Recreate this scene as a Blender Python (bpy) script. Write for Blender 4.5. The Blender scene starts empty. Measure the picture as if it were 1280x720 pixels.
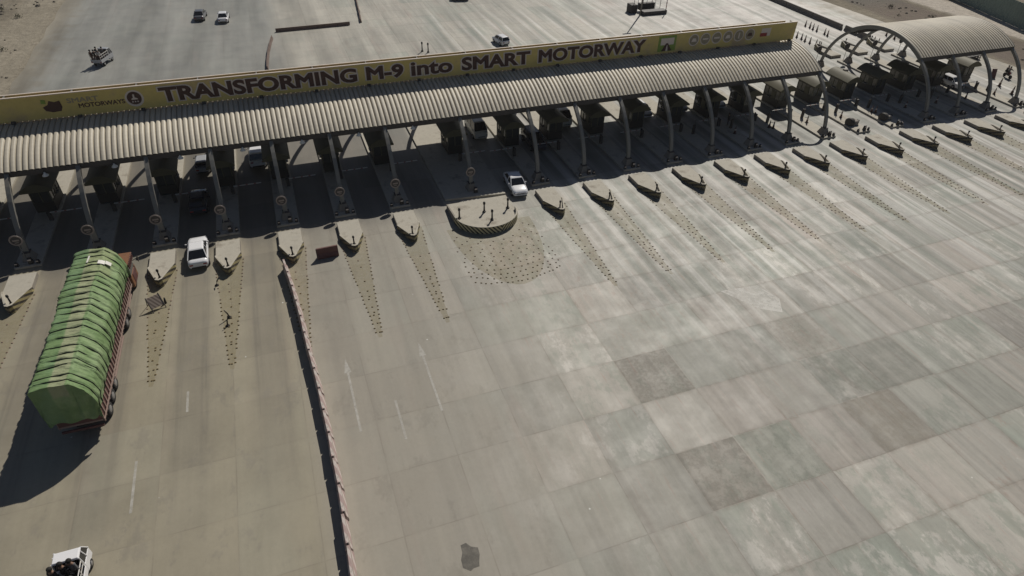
import bpy, bmesh, math, random
from mathutils import Vector, Matrix
random.seed(7)
scn = bpy.context.scene
COL = scn.collection
R = math.radians
ORD = ['first','second','third','fourth','fifth','sixth','seventh','eighth','ninth','tenth','eleventh','twelfth','thirteenth','fourteenth','fifteenth','sixteenth','seventeenth','eighteenth','nineteenth','twentieth']

# ------------------------------------------------------------------ node helper
class NT:
    def __init__(s, nt): s.nt = nt; s.n = nt.nodes; s.l = nt.links
    def new(s, t, **k):
        n = s.n.new(t)
        for a, b in k.items(): setattr(n, a, b)
        return n
    def inp(s, sock, v):
        if hasattr(v, 'links'): s.l.new(v, sock)
        elif v is not None: sock.default_value = v
    def m(s, op, a, b=None, c=None, clamp=False):
        n = s.new('ShaderNodeMath', operation=op, use_clamp=clamp)
        s.inp(n.inputs[0], a)
        if b is not None: s.inp(n.inputs[1], b)
        if c is not None: s.inp(n.inputs[2], c)
        return n.outputs[0]
    def mix(s, f, a, b, blend='MIX'):
        n = s.new('ShaderNodeMix', data_type='RGBA', blend_type=blend)
        s.inp(n.inputs[0], f); s.inp(n.inputs[6], a); s.inp(n.inputs[7], b)
        return n.outputs[2]
    def pos(s):
        return s.new('ShaderNodeNewGeometry').outputs['Position']
    def obj(s): return s.new('ShaderNodeTexCoord').outputs['Object']
    def sep(s, v):
        n = s.new('ShaderNodeSeparateXYZ'); s.inp(n.inputs[0], v); return n.outputs
    def comb(s, x, y, z=0.0):
        n = s.new('ShaderNodeCombineXYZ'); s.inp(n.inputs[0], x); s.inp(n.inputs[1], y); s.inp(n.inputs[2], z); return n.outputs[0]
    def noise(s, v, sc, det=3.0, rough=.55):
        n = s.new('ShaderNodeTexNoise'); s.inp(n.inputs['Vector'], v); n.inputs['Scale'].default_value = sc
        n.inputs['Detail'].default_value = det; n.inputs['Roughness'].default_value = rough
        return n.outputs['Fac'], n.outputs['Color']
    def white(s, v):
        n = s.new('ShaderNodeTexWhiteNoise', noise_dimensions='3D'); s.inp(n.inputs['Vector'], v); return n.outputs[0], n.outputs[1]
    def ss(s, v, a, b, c=0.0, d=1.0):
        n = s.new('ShaderNodeMapRange', interpolation_type='SMOOTHSTEP'); s.inp(n.inputs[0], v)
        for i, q in enumerate((a, b, c, d)): s.inp(n.inputs[i+1], q)
        return n.outputs[0]
def c4(c): return (c[0], c[1], c[2], 1.0)
def newmat(name):
    m = bpy.data.materials.new(name); m.use_nodes = True
    nt = NT(m.node_tree); b = m.node_tree.nodes['Principled BSDF']
    return m, nt, b
def PM(name, col, rough=.7, var=.18, sc=1.5, metal=0.0, spec=.5, dirt=None, bump=0.0, coat=0.0):
    m, t, b = newmat(name)
    oi = t.new('ShaderNodeObjectInfo'); va = t.new('ShaderNodeVectorMath', operation='ADD')
    t.inp(va.inputs[0], t.obj()); t.inp(va.inputs[1], t.comb(t.m('MULTIPLY', oi.outputs['Random'], 40.0), t.m('MULTIPLY', oi.outputs['Random'], 23.0), 0.0)); o = va.outputs[0]
    f, _ = t.noise(o, sc, 5, .65)
    f2, _ = t.noise(o, sc*9, 3, .6)
    k = t.m('ADD', t.m('MULTIPLY', t.m('SUBTRACT', f, .5), var*2.2), t.m('MULTIPLY', t.m('SUBTRACT', f2, .5), var))
    k = t.m('ADD', k, 1.0)
    base = t.mix(1.0, c4(col), t.comb(k, k, k), 'MULTIPLY')
    if dirt:
        base = t.mix(t.ss(f, .5, .72, 0, dirt[1]), base, c4(dirt[0]))
    t.inp(b.inputs['Base Color'], base)
    b.inputs['Roughness'].default_value = rough; b.inputs['Metallic'].default_value = metal
    b.inputs['Specular IOR Level'].default_value = spec
    b.inputs['Coat Weight'].default_value = coat
    if bump:
        bn = t.new('ShaderNodeBump'); bn.inputs['Strength'].default_value = bump; bn.inputs['Distance'].default_value = .03
        t.inp(bn.inputs['Height'], f2); t.inp(b.inputs['Normal'], bn.outputs[0])
    return m

# ------------------------------------------------------------------ mesh helper
class MB:
    def __init__(s): s.bm = bmesh.new(); s.mi = 0
    def face(s, pts):
        vs = [s.bm.verts.new(p) for p in pts]
        f = s.bm.faces.new(vs); f.material_index = s.mi; return f
    def hexa(s, b, t, bevel=0.0):            # b,t : 4 points each, ccw
        bm = s.bm
        vb = [bm.verts.new(p) for p in b]; vt = [bm.verts.new(p) for p in t]
        fs = [bm.faces.new(vb[::-1]), bm.faces.new(vt)]
        n = len(b)
        for i in range(n):
            fs.append(bm.faces.new((vb[i], vb[(i+1) % n], vt[(i+1) % n], vt[i])))
        for f in fs: f.material_index = s.mi
        if bevel:
            es = list({e for f in fs for e in f.edges})
            r = bmesh.ops.bevel(bm, geom=es, offset=bevel, segments=2, affect='EDGES', profile=.6)
            for f in r['faces']: f.material_index = s.mi
        return s
    def box(s, cx, cy, z0, w, l, h, bevel=0.0, rot=0.0, tw=None, tl=None):
        tw = w if tw is None else tw; tl = l if tl is None else tl
        c, q = math.cos(rot), math.sin(rot)
        def P(x, y, z): return (cx+x*c-y*q, cy+x*q+y*c, z)
        a = [P(-w/2, -l/2, z0), P(w/2, -l/2, z0), P(w/2, l/2, z0), P(-w/2, l/2, z0)]
        b = [P(-tw/2, -tl/2, z0+h), P(tw/2, -tl/2, z0+h), P(tw/2, tl/2, z0+h), P(-tw/2, tl/2, z0+h)]
        return s.hexa(a, b, bevel)
    def prism(s, pts, z0, z1, bevel=0.0):     # polygon in XY
        return s.hexa([(x, y, z0) for x, y in pts], [(x, y, z1) for x, y in pts], bevel)
    def tube(s, path, r, seg=8, cap=True):
        path = [Vector(p) for p in path]
        rr = r if isinstance(r, (list, tuple)) else [r]*len(path)
        rings = []
        for i, p in enumerate(path):
            d = (path[min(i+1, len(path)-1)]-path[max(i-1, 0)]).normalized()
            up = Vector((0, 0, 1)) if abs(d.z) < .9 else Vector((1, 0, 0))
            a = d.cross(up).normalized(); b = a.cross(d).normalized()
            rings.append([s.bm.verts.new(p+(a*math.cos(2*math.pi*k/seg)+b*math.sin(2*math.pi*k/seg))*rr[i]) for k in range(seg)])
        for i in range(len(rings)-1):
            for k in range(seg):
                f = s.bm.faces.new((rings[i][k], rings[i][(k+1) % seg], rings[i+1][(k+1) % seg], rings[i+1][k])); f.material_index = s.mi
                f.smooth = seg > 6
        if cap:
            for q in (rings[0][::-1], rings[-1]):
                f = s.bm.faces.new(q); f.material_index = s.mi
        return s
    def lathe(s, prof, cx=0, cy=0, seg=16, axis='Z', cz=0):
        rings = []
        for r, z in prof:
            ring = []
            for k in range(seg):
                a = 2*math.pi*k/seg; u, v = r*math.cos(a), r*math.sin(a)
                if axis == 'Z': p = (cx+u, cy+v, cz+z)
                elif axis == 'X': p = (cx+z, cy+u, cz+v)
                else: p = (cx+u, cy+z, cz+v)
                ring.append(s.bm.verts.new(p))
            rings.append(ring)
        for i in range(len(rings)-1):
            for k in range(seg):
                f = s.bm.faces.new((rings[i][k], rings[i][(k+1) % seg], rings[i+1][(k+1) % seg], rings[i+1][k])); f.material_index = s.mi; f.smooth = True
        for q in (rings[0][::-1], rings[-1]):
            f = s.bm.faces.new(q); f.material_index = s.mi
        return s
    def beam(s, path, w, d):                  # swept rectangle, width along X, depth in path plane (YZ)
        rings = []
        path = [Vector(p) for p in path]
        for i, p in enumerate(path):
            t = (path[min(i+1, len(path)-1)]-path[max(i-1, 0)]).normalized()
            n = Vector((1, 0, 0)).cross(t).normalized()
            W = w[i] if isinstance(w, list) else w
            D = d[i] if isinstance(d, list) else d
            rings.append([s.bm.verts.new(p+Vector((sx*W/2, 0, 0))+n*sn*D/2) for sx, sn in ((-1, -1), (1, -1), (1, 1), (-1, 1))])
        for i in range(len(rings)-1):
            for k in range(4):
                f = s.bm.faces.new((rings[i][k], rings[i][(k+1) % 4], rings[i+1][(k+1) % 4], rings[i+1][k])); f.material_index = s.mi
        for q in (rings[0][::-1], rings[-1]):
            f = s.bm.faces.new(q); f.material_index = s.mi
        return s
    def grid(s, pts, smooth=True, flip=False):
        V = [[s.bm.verts.new(p) for p in row] for row in pts]
        for i in range(len(V)-1):
            for j in range(len(V[0])-1):
                q = (V[i][j], V[i+1][j], V[i+1][j+1], V[i][j+1])
                f = s.bm.faces.new(q[::-1] if flip else q); f.smooth = smooth; f.material_index = s.mi
        return s
    def build(s, name, mats, parent=None, loc=None, fix=True):
        if fix: bmesh.ops.recalc_face_normals(s.bm, faces=s.bm.faces[:])
        me = bpy.data.meshes.new(name); s.bm.to_mesh(me); s.bm.free()
        for m in (mats if isinstance(mats, (list, tuple)) else [mats]): me.materials.append(m)
        o = bpy.data.objects.new(name, me); COL.objects.link(o)
        if parent: o.parent = parent
        if loc is not None: o.location = loc
        return o
def tag(o, label=None, cat=None, group=None, kind=None):
    if label: o['label'] = label
    if cat: o['category'] = cat
    if group: o['group'] = group
    if kind: o['kind'] = kind
    return o
def empty(name, loc, rz=0.0):
    o = bpy.data.objects.new(name, None); o.empty_display_size = .2
    COL.objects.link(o); o.location = loc; o.rotation_euler = (0, 0, rz); return o
def copy_tree(o, parent=None):
    c = o.copy(); COL.objects.link(c)
    if parent: c.parent = parent
    for ch in list(o.children): copy_tree(ch, c)
    return c
def place(proto, used, loc, rz, label, group):
    o = proto if not used else copy_tree(proto)
    o.location = loc; o.rotation_euler = (0, 0, rz); tag(o, label, None, group)
    return o

# ------------------------------------------------------------------ layout (metres)
SL, SR, X0R = 5.5, 5.566, 37.5
XM = 29.9                                     # wide island between the halves
LEFT = [k*SL for k in range(-4, 5)]           # -22 .. 22
RIGHT = [X0R+k*SR for k in range(0, 14)]      # 37.5 .. 109.9
YC, AY, BZ = 18.3, 10.3, 8.6                  # arch ellipse
C1A, C1B = -22.4, 76.75
C2A, C2B = RIGHT[10]-.2, RIGHT[13]+.2
def ordl(x):
    if abs(x-XM) < 1: return None
    if x < XM:
        n = round((22-x)/SL); return '%s left of the half-round nose' % ORD[n]
    n = round((x-X0R)/SR); return '%s right of the half-round nose' % ORD[n]

# ------------------------------------------------------------------ materials
def concrete_ground():
    m, t, b = newmat('plaza_concrete')
    p = t.pos(); x, y, z = t.sep(p)[0], t.sep(p)[1], t.sep(p)[2]
    # wobble of the joints
    nz, nc = t.noise(p, .25, 2)
    S = 4.53
    u = t.m('DIVIDE', t.m('SUBTRACT', x, 32.75), S); v = t.m('DIVIDE', t.m('ADD', y, 19.6), S)
    cu = t.m('FLOOR', u); cv = t.m('FLOOR', v)
    w1, wc = t.white(t.comb(cu, cv, 3.0)); w2, _ = t.white(t.comb(cu, cv, 9.0)); w3, _ = t.white(t.comb(t.m('FLOOR', t.m('DIVIDE', u, 2)), t.m('FLOOR', t.m('DIVIDE', v, 3)), 5.0))
    fu = t.m('ABSOLUTE', t.m('SUBTRACT', t.m('FRACT', u), .5)); fv = t.m('ABSOLUTE', t.m('SUBTRACT', t.m('FRACT', v), .5))
    edge = t.m('MAXIMUM', fu, fv)
    joint = t.ss(edge, .488, .4965)
    jn, _ = t.noise(p, .5, 3)
    joint = t.m('MULTIPLY', joint, t.ss(jn, .38, .62, .15, 1.0))
    # zones
    right = t.ss(x, 12, 40); front = t.ss(y, 8, -2)
    leftz = t.ss(x, 11.5, 9.5)
    back = t.ss(y, 34, 44)
    large, lc = t.noise(t.comb(x, y, 0.0), .045, 4, .55)
    mid, _ = t.noise(p, .35, 5, .65); fine, _ = t.noise(p, 4.0, 5, .7)
    vfine, _ = t.noise(p, 22.0, 2, .6)
    # base colours
    col = t.mix(right, (.320, .292, .242, 1), (.352, .335, .298, 1))
    col = t.mix(leftz, col, (.315, .283, .212, 1))
    bcol = t.mix(t.ss(x, 12, 16), (.262, .262, .242, 1), (.395, .375, .325, 1))
    bcol = t.mix(t.ss(x, 60, 95), bcol, (.46, .43, .40, 1))
    col = t.mix(back, col, bcol)
    # slab to slab differences
    amp = t.m('ADD', t.m('MULTIPLY', right, .20), .07)
    amp = t.m('MULTIPLY', amp, t.m('SUBTRACT', 1.0, t.m('MULTIPLY', back, .7)))
    k = t.m('ADD', 1.0, t.m('MULTIPLY', t.m('SUBTRACT', w1, .5), amp))
    k = t.m('ADD', k, t.m('MULTIPLY', t.m('SUBTRACT', w3, .5), t.m('MULTIPLY', amp, .7)))
    k = t.m('ADD', k, t.m('MULTIPLY', t.m('SUBTRACT', mid, .5), .30))
    k = t.m('ADD', k, t.m('MULTIPLY', t.m('SUBTRACT', large, .5), .35))
    k = t.m('ADD', k, t.m('MULTIPLY', t.m('SUBTRACT', fine, .5), .16))
    k = t.m('ADD', k, t.m('MULTIPLY', t.m('SUBTRACT', vfine, .5), .06))
    # long wear streaks along the driving direction
    s1, _ = t.noise(t.comb(t.m('MULTIPLY', x, .8), t.m('MULTIPLY', y, .045), 1.0), 1.0, 4, .6)
    s2, _ = t.noise(t.comb(t.m('MULTIPLY', x, 2.6), t.m('MULTIPLY', y, .09), 4.0), 1.0, 3, .6)
    k = t.m('ADD', k, t.m('MULTIPLY', t.m('SUBTRACT', s1, .5), t.m('ADD', .25, t.m('MULTIPLY', right, .60))))
    k = t.m('ADD', k, t.m('MULTIPLY', t.m('SUBTRACT', s2, .5), t.m('ADD', .12, t.m('MULTIPLY', right, .35))))
    # lane stripes, right half: dark oily middle, polished pale shoulders
    lp = t.m('FRACT', t.m('DIVIDE', t.m('SUBTRACT', x, X0R), SR))
    d = t.m('ABSOLUTE', t.m('SUBTRACT', lp, .5))
    fade = t.m('MULTIPLY', t.ss(y, -34, -3), t.m('SUBTRACT', 1.0, t.ss(y, 60, 80)))
    onr = t.m('MULTIPLY', t.ss(x, 34, 40), fade)
    dark = t.m('MULTIPLY', t.ss(d, .10, .02), onr)
    pale = t.m('MULTIPLY', t.m('MULTIPLY', t.ss(d, .10, .17), t.ss(d, .27, .19)), onr)
    sv = t.ss(s1, .3, .65, .45, 1.0)
    # left half lanes: broad darker wheel band
    lq = t.m('FRACT', t.m('DIVIDE', x, SL)); dl = t.m('ABSOLUTE', t.m('SUBTRACT', lq, .5))
    onl = t.m('MULTIPLY', t.m('MULTIPLY', t.ss(x, 31, 27), t.ss(y, -30, -8)), t.m('SUBTRACT', 1.0, back))
    onl = t.m('MULTIPLY', onl, t.m('ADD', .35, t.m('MULTIPLY', leftz, .65)))
    col = t.mix(t.m('MULTIPLY', t.m('MULTIPLY', t.ss(dl, .36, .08), onl), .42), col, (.150, .135, .115, 1))
    # green and pink casts in patches
    g1, _ = t.noise(t.comb(t.m('MULTIPLY', x, .16), t.m('MULTIPLY', y, .05), 7.0), 1.0, 3)
    g2, _ = t.noise(t.comb(t.m('MULTIPLY', x, .5), t.m('MULTIPLY', y, .06), 17.0), 1.0, 4)
    grn = t.m('MULTIPLY', t.m('MULTIPLY', t.ss(g1, .42, .6), t.ss(w2, .15, .8)), t.m('ADD', .12, t.m('MULTIPLY', right, .5)))
    col = t.mix(grn, col, (.255, .285, .245, 1))
    pnk = t.m('MULTIPLY', t.ss(g2, .56, .70), t.m('ADD', .1, t.m('MULTIPLY', right, .35)))
    col = t.mix(pnk, col, (.36, .275, .235, 1))
    # scattered pale worn blotches
    bl, _ = t.noise(t.comb(t.m('MULTIPLY', x, .45), t.m('MULTIPLY', y, .22), 31.0), 1.0, 5, .6)
    blo = t.m('MULTIPLY', t.m('MULTIPLY', t.ss(bl, .6, .72), right), t.ss(w2, .5, .9))
    col = t.mix(t.m('MULTIPLY', blo, .6), col, (.54, .52, .48, 1))
    col = t.mix(t.m('MULTIPLY', joint, t.m('ADD', .25, t.m('MULTIPLY', right, .45))), col, (.12, .10, .08, 1))
    # sparse tiny litter specks
    vo = t.new('ShaderNodeTexVoronoi', feature='F1'); t.inp(vo.inputs['Vector'], p); vo.inputs['Scale'].default_value = .45
    col = t.mix(t.m('MULTIPLY', t.ss(vo.outputs['Distance'], .035, .02), t.ss(large, .45, .55)), col, (.7, .7, .66, 1))
    # every slab has weathered in its own way
    ofs = t.comb(t.m('ADD', x, t.m('MULTIPLY', w1, 137.0)), t.m('ADD', t.m('MULTIPLY', y, .55), t.m('MULTIPLY', w2, 91.0)), 0.0)
    o1, _ = t.noise(ofs, .55, 9, .72); o2, _ = t.noise(ofs, 1.5, 9, .78); o3, _ = t.noise(t.comb(t.m('ADD', t.m('MULTIPLY', x, 3.5), t.m('MULTIPLY', w1, 51.0)), t.m('MULTIPLY', y, .22), 3.0), 1.0, 5, .7)
    nf = t.m('MULTIPLY', t.ss(t.m('ADD', x, t.m('MULTIPLY', t.m('SUBTRACT', large, .5), 30.0)), 20, 38), t.m('SUBTRACT', 1.0, t.m('MULTIPLY', t.ss(y, -4, 6), .75)))
    ln = t.m('MULTIPLY', t.m('SUBTRACT', 1.0, t.ss(x, 16, 34)), t.m('SUBTRACT', 1.0, back))
    tone, tonec = t.white(t.comb(cu, cv, 21.0)); hue, _ = t.white(t.comb(cu, cv, 33.0))
    tint = t.mix(t.ss(hue, .0, .35), (.385, .330, .288, 1), (.36, .340, .300, 1)); tint = t.mix(t.ss(hue, .55, .8), tint, (.275, .305, .255, 1))
    col = t.mix(t.m('MULTIPLY', nf, .36), col, tint)
    k = t.m('ADD', k, t.m('MULTIPLY', t.m('SUBTRACT', tone, .5), t.m('ADD', t.m('MULTIPLY', nf, .22), t.m('MULTIPLY', ln, .09))))
    k = t.m('ADD', k, t.m('MULTIPLY', t.m('SUBTRACT', o2, .5), t.m('ADD', .18, t.m('MULTIPLY', nf, .35))))
    col = t.mix(t.m('MULTIPLY', t.m('MULTIPLY', t.ss(o1, .51, .57), t.ss(w1, .35, .8)), t.m('MULTIPLY', nf, .55)), col, (.22, .24, .20, 1))
    col = t.mix(t.m('MULTIPLY', t.m('MULTIPLY', t.ss(o1, .49, .42), t.ss(w2, .45, .85)), t.m('MULTIPLY', nf, .60)), col, (.55, .52, .475, 1))
    col = t.mix(t.m('MULTIPLY', t.m('MULTIPLY', t.ss(o2, .54, .60), t.ss(w3, .5, .9)), t.m('MULTIPLY', nf, .45)), col, (.27, .20, .165, 1))
    col = t.mix(t.m('MULTIPLY', t.ss(o3, .60, .66), t.m('MULTIPLY', nf, .5)), col, (.34, .225, .185, 1))
    col = t.mix(t.m('MULTIPLY', t.ss(o1, .54, .62), t.m('MULTIPLY', ln, .42)), col, (.225, .205, .17, 1))
    sw = t.m('MULTIPLY', t.ss(s1, .3, .65, .45, 1.0), t.ss(s2, .3, .6, .6, 1.0))
    col = t.mix(t.m('MULTIPLY', t.m('MULTIPLY', dark, sw), .80), col, (.165, .19, .165, 1))
    col = t.mix(t.m('MULTIPLY', t.m('MULTIPLY', pale, sw), .70), col, (.58, .565, .53, 1))
    s3, _ = t.noise(t.comb(t.m('MULTIPLY', x, .80), t.m('MULTIPLY', y, .026), 44.0), 1.0, 3, .55)
    s4, _ = t.noise(t.comb(t.m('MULTIPLY', x, .55), t.m('MULTIPLY', y, .02), 54.0), 1.0, 2, .5)
    sf = t.m('MULTIPLY', t.ss(x, 33, 44), t.m('MULTIPLY', t.ss(y, -30, -6), t.m('SUBTRACT', 1.0, t.m('MULTIPLY', t.ss(y, 34, 50), .9))))
    sf2 = t.m('ADD', t.m('MULTIPLY', sf, .85), t.m('MULTIPLY', t.m('SUBTRACT', 1.0, back), t.m('MULTIPLY', t.ss(x, 30, 60), .15)))
    col = t.mix(t.m('MULTIPLY', t.ss(s3, .53, .63), t.m('MULTIPLY', sf2, .60)), col, (.60, .585, .55, 1))
    col = t.mix(t.m('MULTIPLY', t.ss(s3, .47, .37), t.m('MULTIPLY', sf2, .75)), col, (.18, .20, .168, 1))
    k = t.m('ADD', k, t.m('MULTIPLY', t.m('SUBTRACT', s4, .5), t.m('MULTIPLY', sf2, .7)))
    # oily lanes between the islands
    bt = t.m('MULTIPLY', t.ss(y, 3.5, 7), t.ss(y, 36, 30))
    rl = t.m('MULTIPLY', t.ss(d, .33, .28), t.m('MULTIPLY', t.ss(x, 34, 36), bt)); ll = t.m('MULTIPLY', t.ss(dl, .33, .28), t.m('MULTIPLY', t.ss(x, 27, 26), bt))
    col = t.mix(t.m('MULTIPLY', ll, .62), col, (.12, .112, .10, 1)); col = t.mix(t.m('MULTIPLY', rl, .35), col, (.16, .155, .14, 1))
    # grime gathered along the joints
    grime = t.m('MULTIPLY', t.ss(edge, .43, .495), t.ss(o2, .42, .58))
    col = t.mix(t.m('MULTIPLY', grime, t.m('ADD', .10, t.m('MULTIPLY', nf, .35))), col, (.19, .16, .13, 1))
    # rubber wheel tracks, left half
    lw = t.m('ABSOLUTE', t.m('SUBTRACT', dl, .16))
    col = t.mix(t.m('MULTIPLY', t.m('MULTIPLY', t.ss(lw, .07, .02), onl), t.m('MULTIPLY', t.ss(s2, .35, .6), .35)), col, (.12, .11, .095, 1))
    # traffic bands on the far pavement
    b1, _ = t.noise(t.comb(t.m('MULTIPLY', x, .28), t.m('MULTIPLY', y, .03), 12.0), 1.0, 3, .5)
    k = t.m('ADD', k, t.m('MULTIPLY', t.m('SUBTRACT', b1, .5), t.m('MULTIPLY', back, 1.15)))
    sand = t.m('MAXIMUM', t.ss(t.m('ADD', x, t.m('MULTIPLY', t.m('SUBTRACT', mid, .5), 9.0)), -16.5, -21.5), t.ss(t.m('ADD', x, t.m('MULTIPLY', t.m('SUBTRACT', mid, .5), 14.0)), 114, 122))
    col = t.mix(t.m('MULTIPLY', sand, .85), col, (.27, .24, .185, 1))
    out = t.mix(1.0, col, t.comb(k, k, k), 'MULTIPLY')
    t.inp(b.inputs['Base Color'], out)
    t.inp(b.inputs['Roughness'], t.ss(mid, .3, .7, .52, .70))
    b.inputs['Specular IOR Level'].default_value = .45
    bn = t.new('ShaderNodeBump'); bn.inputs['Strength'].default_value = .25; bn.inputs['Distance'].default_value = .02
    t.inp(bn.inputs['Height'], fine); t.inp(b.inputs['Normal'], bn.outputs[0])
    return m
def dirt_ground():
    m, t, b = newmat('bare_earth')
    p = t.pos(); s = t.sep(p); x, y = s[0], s[1]
    a, _ = t.noise(p, .09, 6, .65); f, _ = t.noise(p, .9, 6, .7); g, _ = t.noise(p, 5, 3, .6)
    st, _ = t.noise(t.comb(t.m('MULTIPLY', x, .7), t.m('MULTIPLY', y, .05), 2.0), 1.0, 5, .65)
    col = t.mix(t.ss(a, .35, .65), (.20, .175, .135, 1), (.29, .255, .20, 1))
    col = t.mix(t.ss(st, .45, .65, 0, .6), col, (.20, .18, .145, 1))
    # pale tracks beside the plaza
    tl = t.m('MULTIPLY', t.ss(x, -29.5, -27.5), t.ss(x, -20, -23))
    col = t.mix(t.m('MULTIPLY', tl, .45), col, (.36, .325, .26, 1))
    wob = t.m('ADD', x, t.m('MULTIPLY', t.m('SUBTRACT', a, .5), 6.0))
    tr = t.m('MULTIPLY', t.ss(wob, 138, 140), t.ss(wob, 149, 146))
    col = t.mix(t.m('MULTIPLY', tr, .85), col, (.52, .47, .41, 1))
    br = t.m('MULTIPLY', t.ss(wob, 124, 127), t.ss(wob, 138, 136))
    col = t.mix(t.m('MULTIPLY', br, t.ss(f, .4, .6, .45, .95)), col, (.165, .135, .115, 1))
    gr = t.m('MULTIPLY', br, t.ss(y, 50, 60)); 
    col = t.mix(t.m('MULTIPLY', gr, .6), col, (.155, .155, .14, 1))
    k = t.m('ADD', t.m('ADD', 1.0, t.m('MULTIPLY', t.m('SUBTRACT', f, .5), 1.1)), t.m('MULTIPLY', t.m('SUBTRACT', g, .5), .6))
    t.inp(b.inputs['Base Color'], t.mix(1.0, col, t.comb(k, k, k), 'MULTIPLY'))
    b.inputs['Roughness'].default_value = .95; b.inputs['Specular IOR Level'].default_value = .1
    bn = t.new('ShaderNodeBump'); bn.inputs['Strength'].default_value = .8; bn.inputs['Distance'].default_value = .25
    t.inp(bn.inputs['Height'], t.m('ADD', f, t.m('MULTIPLY', st, .6))); t.inp(b.inputs['Normal'], bn.outputs[0])
    return m
def stripes(name, ca, cb, period, dx, dy, dz, wear=.3, rough=.6, duty=.5):
    m, t, b = newmat(name)
    o = t.obj(); s = t.sep(o)
    d = t.m('ADD', t.m('ADD', t.m('MULTIPLY', s[0], dx), t.m('MULTIPLY', s[1], dy)), t.m('MULTIPLY', s[2], dz))
    f = t.m('FRACT', t.m('DIVIDE', d, period))
    n, _ = t.noise(o, 3, 4, .7)
    col = t.mix(t.ss(f, duty-.03, duty+.03), c4(ca), c4(cb))
    col = t.mix(t.ss(n, .45, .7, 0, wear), col, (.25, .22, .18, 1))
    t.inp(b.inputs['Base Color'], col); b.inputs['Roughness'].default_value = rough
    return m
def worn_paint(name, col, cover, soft=.12, sc=2.2):
    m, t, b = newmat(name)
    p = t.pos(); n, _ = t.noise(p, sc, 6, .7); n2, _ = t.noise(p, .4, 3)
    t.inp(b.inputs['Base Color'], c4(col)); b.inputs['Roughness'].default_value = .75
    tr = t.new('ShaderNodeBsdfTransparent'); mx = t.new('ShaderNodeMixShader')
    f = t.ss(t.m('ADD', t.m('MULTIPLY', n, .7), t.m('MULTIPLY', n2, .3)), .5-soft, .5+soft, cover*.55, cover)
    t.inp(mx.inputs[0], f); t.l.new(tr.outputs[0], mx.inputs[1]); t.l.new(b.outputs[0], mx.inputs[2])
    t.l.new(mx.outputs[0], m.node_tree.nodes['Material Output'].inputs[0])
    return m

M = {}
M['ground'] = concrete_ground(); M['dirt'] = dirt_ground()
M['isl'] = PM('island_concrete', (.45, .42, .355), .8, .26, .8, dirt=((.21, .18, .14), .75), bump=.3)
M['islside'] = PM('island_kerb', (.27, .245, .21), .85, .25, 1.2)
def roof_mat():
    m, t, b = newmat('roof_sheet')
    o = t.obj(); q = t.sep(o)
    w_, _ = t.white(t.comb(t.m('FLOOR', t.m('DIVIDE', q[0], .94)), 0.0, 1.0))
    w2, _ = t.white(t.comb(t.m('FLOOR', t.m('DIVIDE', q[0], .94)), t.m('FLOOR', t.m('DIVIDE', q[1], 4.3)), 2.0))
    n, _ = t.noise(t.comb(t.m('MULTIPLY', q[0], 1.3), t.m('MULTIPLY', q[1], .12), 0.0), 1.0, 6, .7); n2, _ = t.noise(o, .15, 5, .6); n3, _ = t.noise(o, 6.0, 4, .7)
    col = t.mix(t.ss(n2, .4, .65), (.60, .545, .44, 1), (.53, .48, .39, 1))
    col = t.mix(t.ss(n, .56, .74, 0, .55), col, (.33, .27, .20, 1))
    k = t.m('ADD', t.m('ADD', 1.0, t.m('MULTIPLY', t.m('SUBTRACT', w_, .5), .14)), t.m('ADD', t.m('MULTIPLY', t.m('SUBTRACT', w2, .5), .12), t.m('MULTIPLY', t.m('SUBTRACT', n3, .5), .14)))
    t.inp(b.inputs['Base Color'], t.mix(1.0, col, t.comb(k, k, k), 'MULTIPLY')); b.inputs['Roughness'].default_value = .55
    return m
M['roof'] = roof_mat()
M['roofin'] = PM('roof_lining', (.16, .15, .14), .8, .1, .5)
M['steel'] = PM('painted_steel', (.215, .21, .19), .5, .15, .7, dirt=((.24, .20, .16), .5))
M['dsteel'] = PM('dark_steel', (.06, .055, .055), .6, .2, 1)
M['foot'] = PM('footing_concrete', (.26, .235, .205), .85, .2, 1.5)
M['signy'] = PM('sign_yellow', (.66, .52, .17), .5, .22, .25, dirt=((.46, .34, .20), .85))
M['signback'] = PM('sign_back', (.33, .28, .19), .6, .15, .2)
M['white'] = PM('white_paint', (.72, .70, .66), .5, .06, 1.0)
M['brown'] = PM('letter_brown', (.062, .022, .017), .5, .1, 1.0)
M['black'] = PM('black_plastic', (.018, .017, .018), .5, .1, 2.0)
M['rubber'] = PM('rubber', (.022, .021, .022), .85, .2, 4.0)
M['glass'] = PM('car_glass', (.012, .014, .017), .08, .02, 1.0, spec=.8)
M['bglass'] = PM('booth_glass', (.05, .052, .045), .15, .05, 1.0, spec=.8)
M['bframe'] = PM('booth_frame', (.10, .092, .05), .6, .15, 1.0)
M['bolive'] = PM('booth_panel', (.035, .032, .024), .6, .2, 1.0)
M['broof'] = PM('booth_roof', (.10, .09, .05), .65, .2, .8)
M['green'] = PM('sign_green', (.22, .33, .05), .5, .1, 1)
M['greenwall'] = PM('green_cladding', (.20, .265, .235), .7, .25, .12)
M['red'] = PM('red_paint', (.33, .03, .025), .5, .15, 1)
M['redbrown'] = PM('red_brown_plastic', (.13, .055, .05), .6, .2, 1.5)
M['barrier'] = stripes('red_white_barrier', (.40, .29, .27), (.56, .49, .45), .62, 1.0, .55, .8, .6, .6, .55)
M['chev'] = stripes('chevron_paint_shaded', (.035, .03, .025), (.25, .20, .10), .46, .75, .75, 1.0, .5)  # left-face copy: yellow darkened to paint in the shade of that side
M['chevD'] = stripes('median_stripes', (.03, .027, .022), (.62, .55, .33), .40, 1.0, 0, .9, .25)
M['chevE'] = stripes('median_stripes_mirrored', (.03, .027, .022), (.62, .55, .33), .40, -1.0, 0, .9, .25)
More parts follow.
